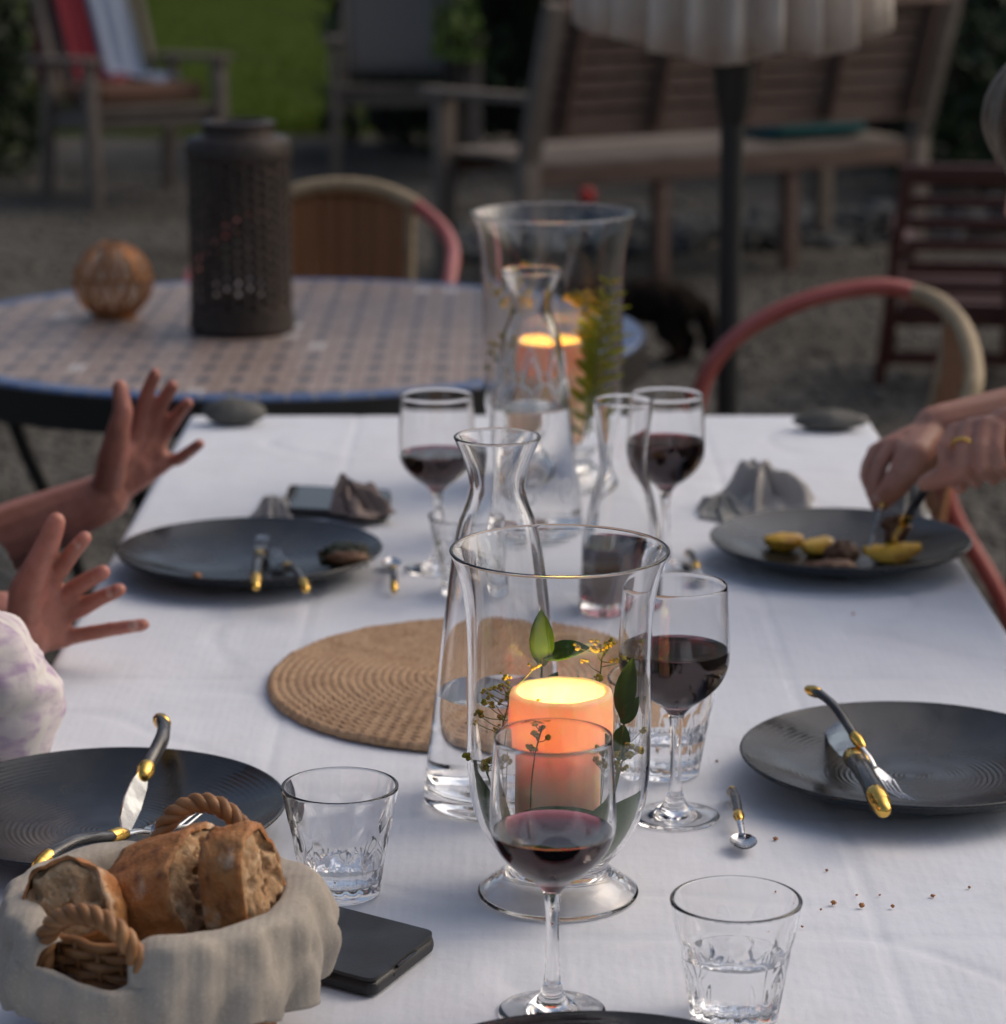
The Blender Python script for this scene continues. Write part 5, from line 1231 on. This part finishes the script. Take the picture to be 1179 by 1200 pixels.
# --- person in a floral blouse (left side, nearer); elbow on the cloth, hand towards the chin
J = seat_joints(-.84, 2.02, R(4)); J.update(chest=V((-.70, 2.06, .93)), neck=V((-.64, 2.07, 1.11)), head=V((-.59, 2.08, 1.25)), face=(1, .15, -.05), hair=.14)
J['shL'] = V((-.66, 2.24, 1.04)); J['shR'] = V((-.66, 1.89, 1.04)); J['elL'] = D(-5, 842, 2.17); J['wrL'] = V((-.535, 2.06, 1.01))
J['elR'] = V((-.62, 1.78, .80)); J['wrR'] = V((-.455, 1.72, .785)); J['elL'].z = max(J['elL'].z, .795)
hL = gen_digits(J['wrL'], (-.15, .1, 1), (.9, .2, 0), 1); hR = gen_digits(J['wrR'], (1, .1, -.05), (0, 0, 1), -1)
def sleeveB(m, sh, el, wr):
    m.chain([sh, sh.lerp(el, .5), el + V((.003, .0, .002))], [.070, .058, .050]); m.chain([el + V((.004, 0, .0)), el.lerp(wr, .12) + V((.010, .004, .012))], [.047, .042])
person('person in a lilac floral blouse resting an elbow on the table', (-.84, 2.02, 0), 'skin_tan', 'hair_brown', 'fabric_floral', J, dict(L=hL, R=hR), dict(L=sleeveB, R=.9), shirt_name='blouse')
# --- person with light hair eating at the right
c3 = crop(979, 440, 5.0)
J = seat_joints(.93, 2.82, R(180)); J.update(chest=V((.80, 2.81, .93)), neck=V((.70, 2.80, 1.07)), head=D(1297, 163, 2.80), face=(-1, -.1, -.55), hair=.055, fringe=.02)
J['shL'] = V((.80, 2.62, 1.04)); J['shR'] = V((.77, 2.99, 1.04))
J['wrR'] = c3(600, 315, 2.89); J['elR'] = J['wrR'] + V((.235, .06, .02)); J['wrL'] = c3(1015, 330, 2.72); J['elL'] = J['wrL'] + V((.225, -.02, -.02))
J['nails'] = 'LR'; J['dorsalR'] = V((-.5, -.8, .5)); J['dorsalL'] = V((-.7, -.7, .4))
hr = [[c3(480, 470, 2.83), c3(430, 570, 2.82), c3(365, 660, 2.825), c3(285, 735, 2.835)],
      [c3(410, 430, 2.845), c3(365, 540, 2.83), c3(310, 640, 2.825), c3(250, 735, 2.83)],
      [c3(340, 410, 2.865), c3(270, 510, 2.855), c3(235, 620, 2.85), c3(235, 720, 2.845)],
      [c3(275, 425, 2.885), c3(215, 515, 2.88), c3(190, 610, 2.875), c3(215, 690, 2.86)],
      [c3(235, 450, 2.90), c3(190, 520, 2.895), c3(175, 590, 2.885), c3(200, 650, 2.87)]]
hl = [[c3(800, 520, 2.70), c3(720, 560, 2.69), c3(630, 590, 2.70), c3(545, 625, 2.715)],
      [c3(700, 330, 2.725), c3(640, 430, 2.705), c3(650, 550, 2.695), c3(720, 640, 2.70)],
      [c3(790, 300, 2.715), c3(745, 420, 2.69), c3(750, 540, 2.68), c3(810, 610, 2.69)],
      [c3(875, 295, 2.705), c3(850, 420, 2.68), c3(860, 540, 2.67), c3(920, 600, 2.685)],
      [c3(955, 320, 2.70), c3(950, 430, 2.675), c3(965, 530, 2.67), c3(1010, 580, 2.685)]]
pc = person('light haired person leaning in, cutting food with knife and fork', (.93, 2.82, 0), 'skin_pale', 'hair_grey', 'fabric_blue', J, dict(L=hl, R=hr), dict(L=.8, R=.8))
rg = MB(); a = hl[2][0].lerp(hl[2][1], .95); ax = (hl[2][1] - hl[2][0]).normalized(); u = ax.orthogonal().normalized(); w = ax.cross(u)
rg.tube([a + (u * math.cos(2 * PI * k / 24) + w * math.sin(2 * PI * k / 24)) * .0098 for k in range(24)], .0018, 8, closed=True); rg.v = [tuple(V(p) - V((.93, 2.82, 0))) for p in rg.v]; rg.build('ring', 'gold', pc, 180)
# the knife and the fork in those hands
q1 = c3(180, 1065, 2.79); q0 = c3(300, 600, 2.845); d = (q1 - q0).normalized(); knife('knife held upright over the food in the right hand', q1 - d * .125, q1, (1, -.25, .1))
q0 = c3(632, 606, 2.705); q1 = T(1040, 640, TZ + .02); d = (q1 - q0).normalized(); fork('fork with golden end gripped in the ringed hand', q0, q0 + d * .2, (0, 0, 1))
# chairs they sit on
chair_copy((-.87, 2.78, 0), R(84), 'red cane bistro chair under the person in the black top')
chair_copy((-.88, 2.02, 0), R(94), 'red cane bistro chair under the person in the floral blouse')
chair_copy((.97, 2.82, 0), R(-90), 'red cane bistro chair under the light haired person')
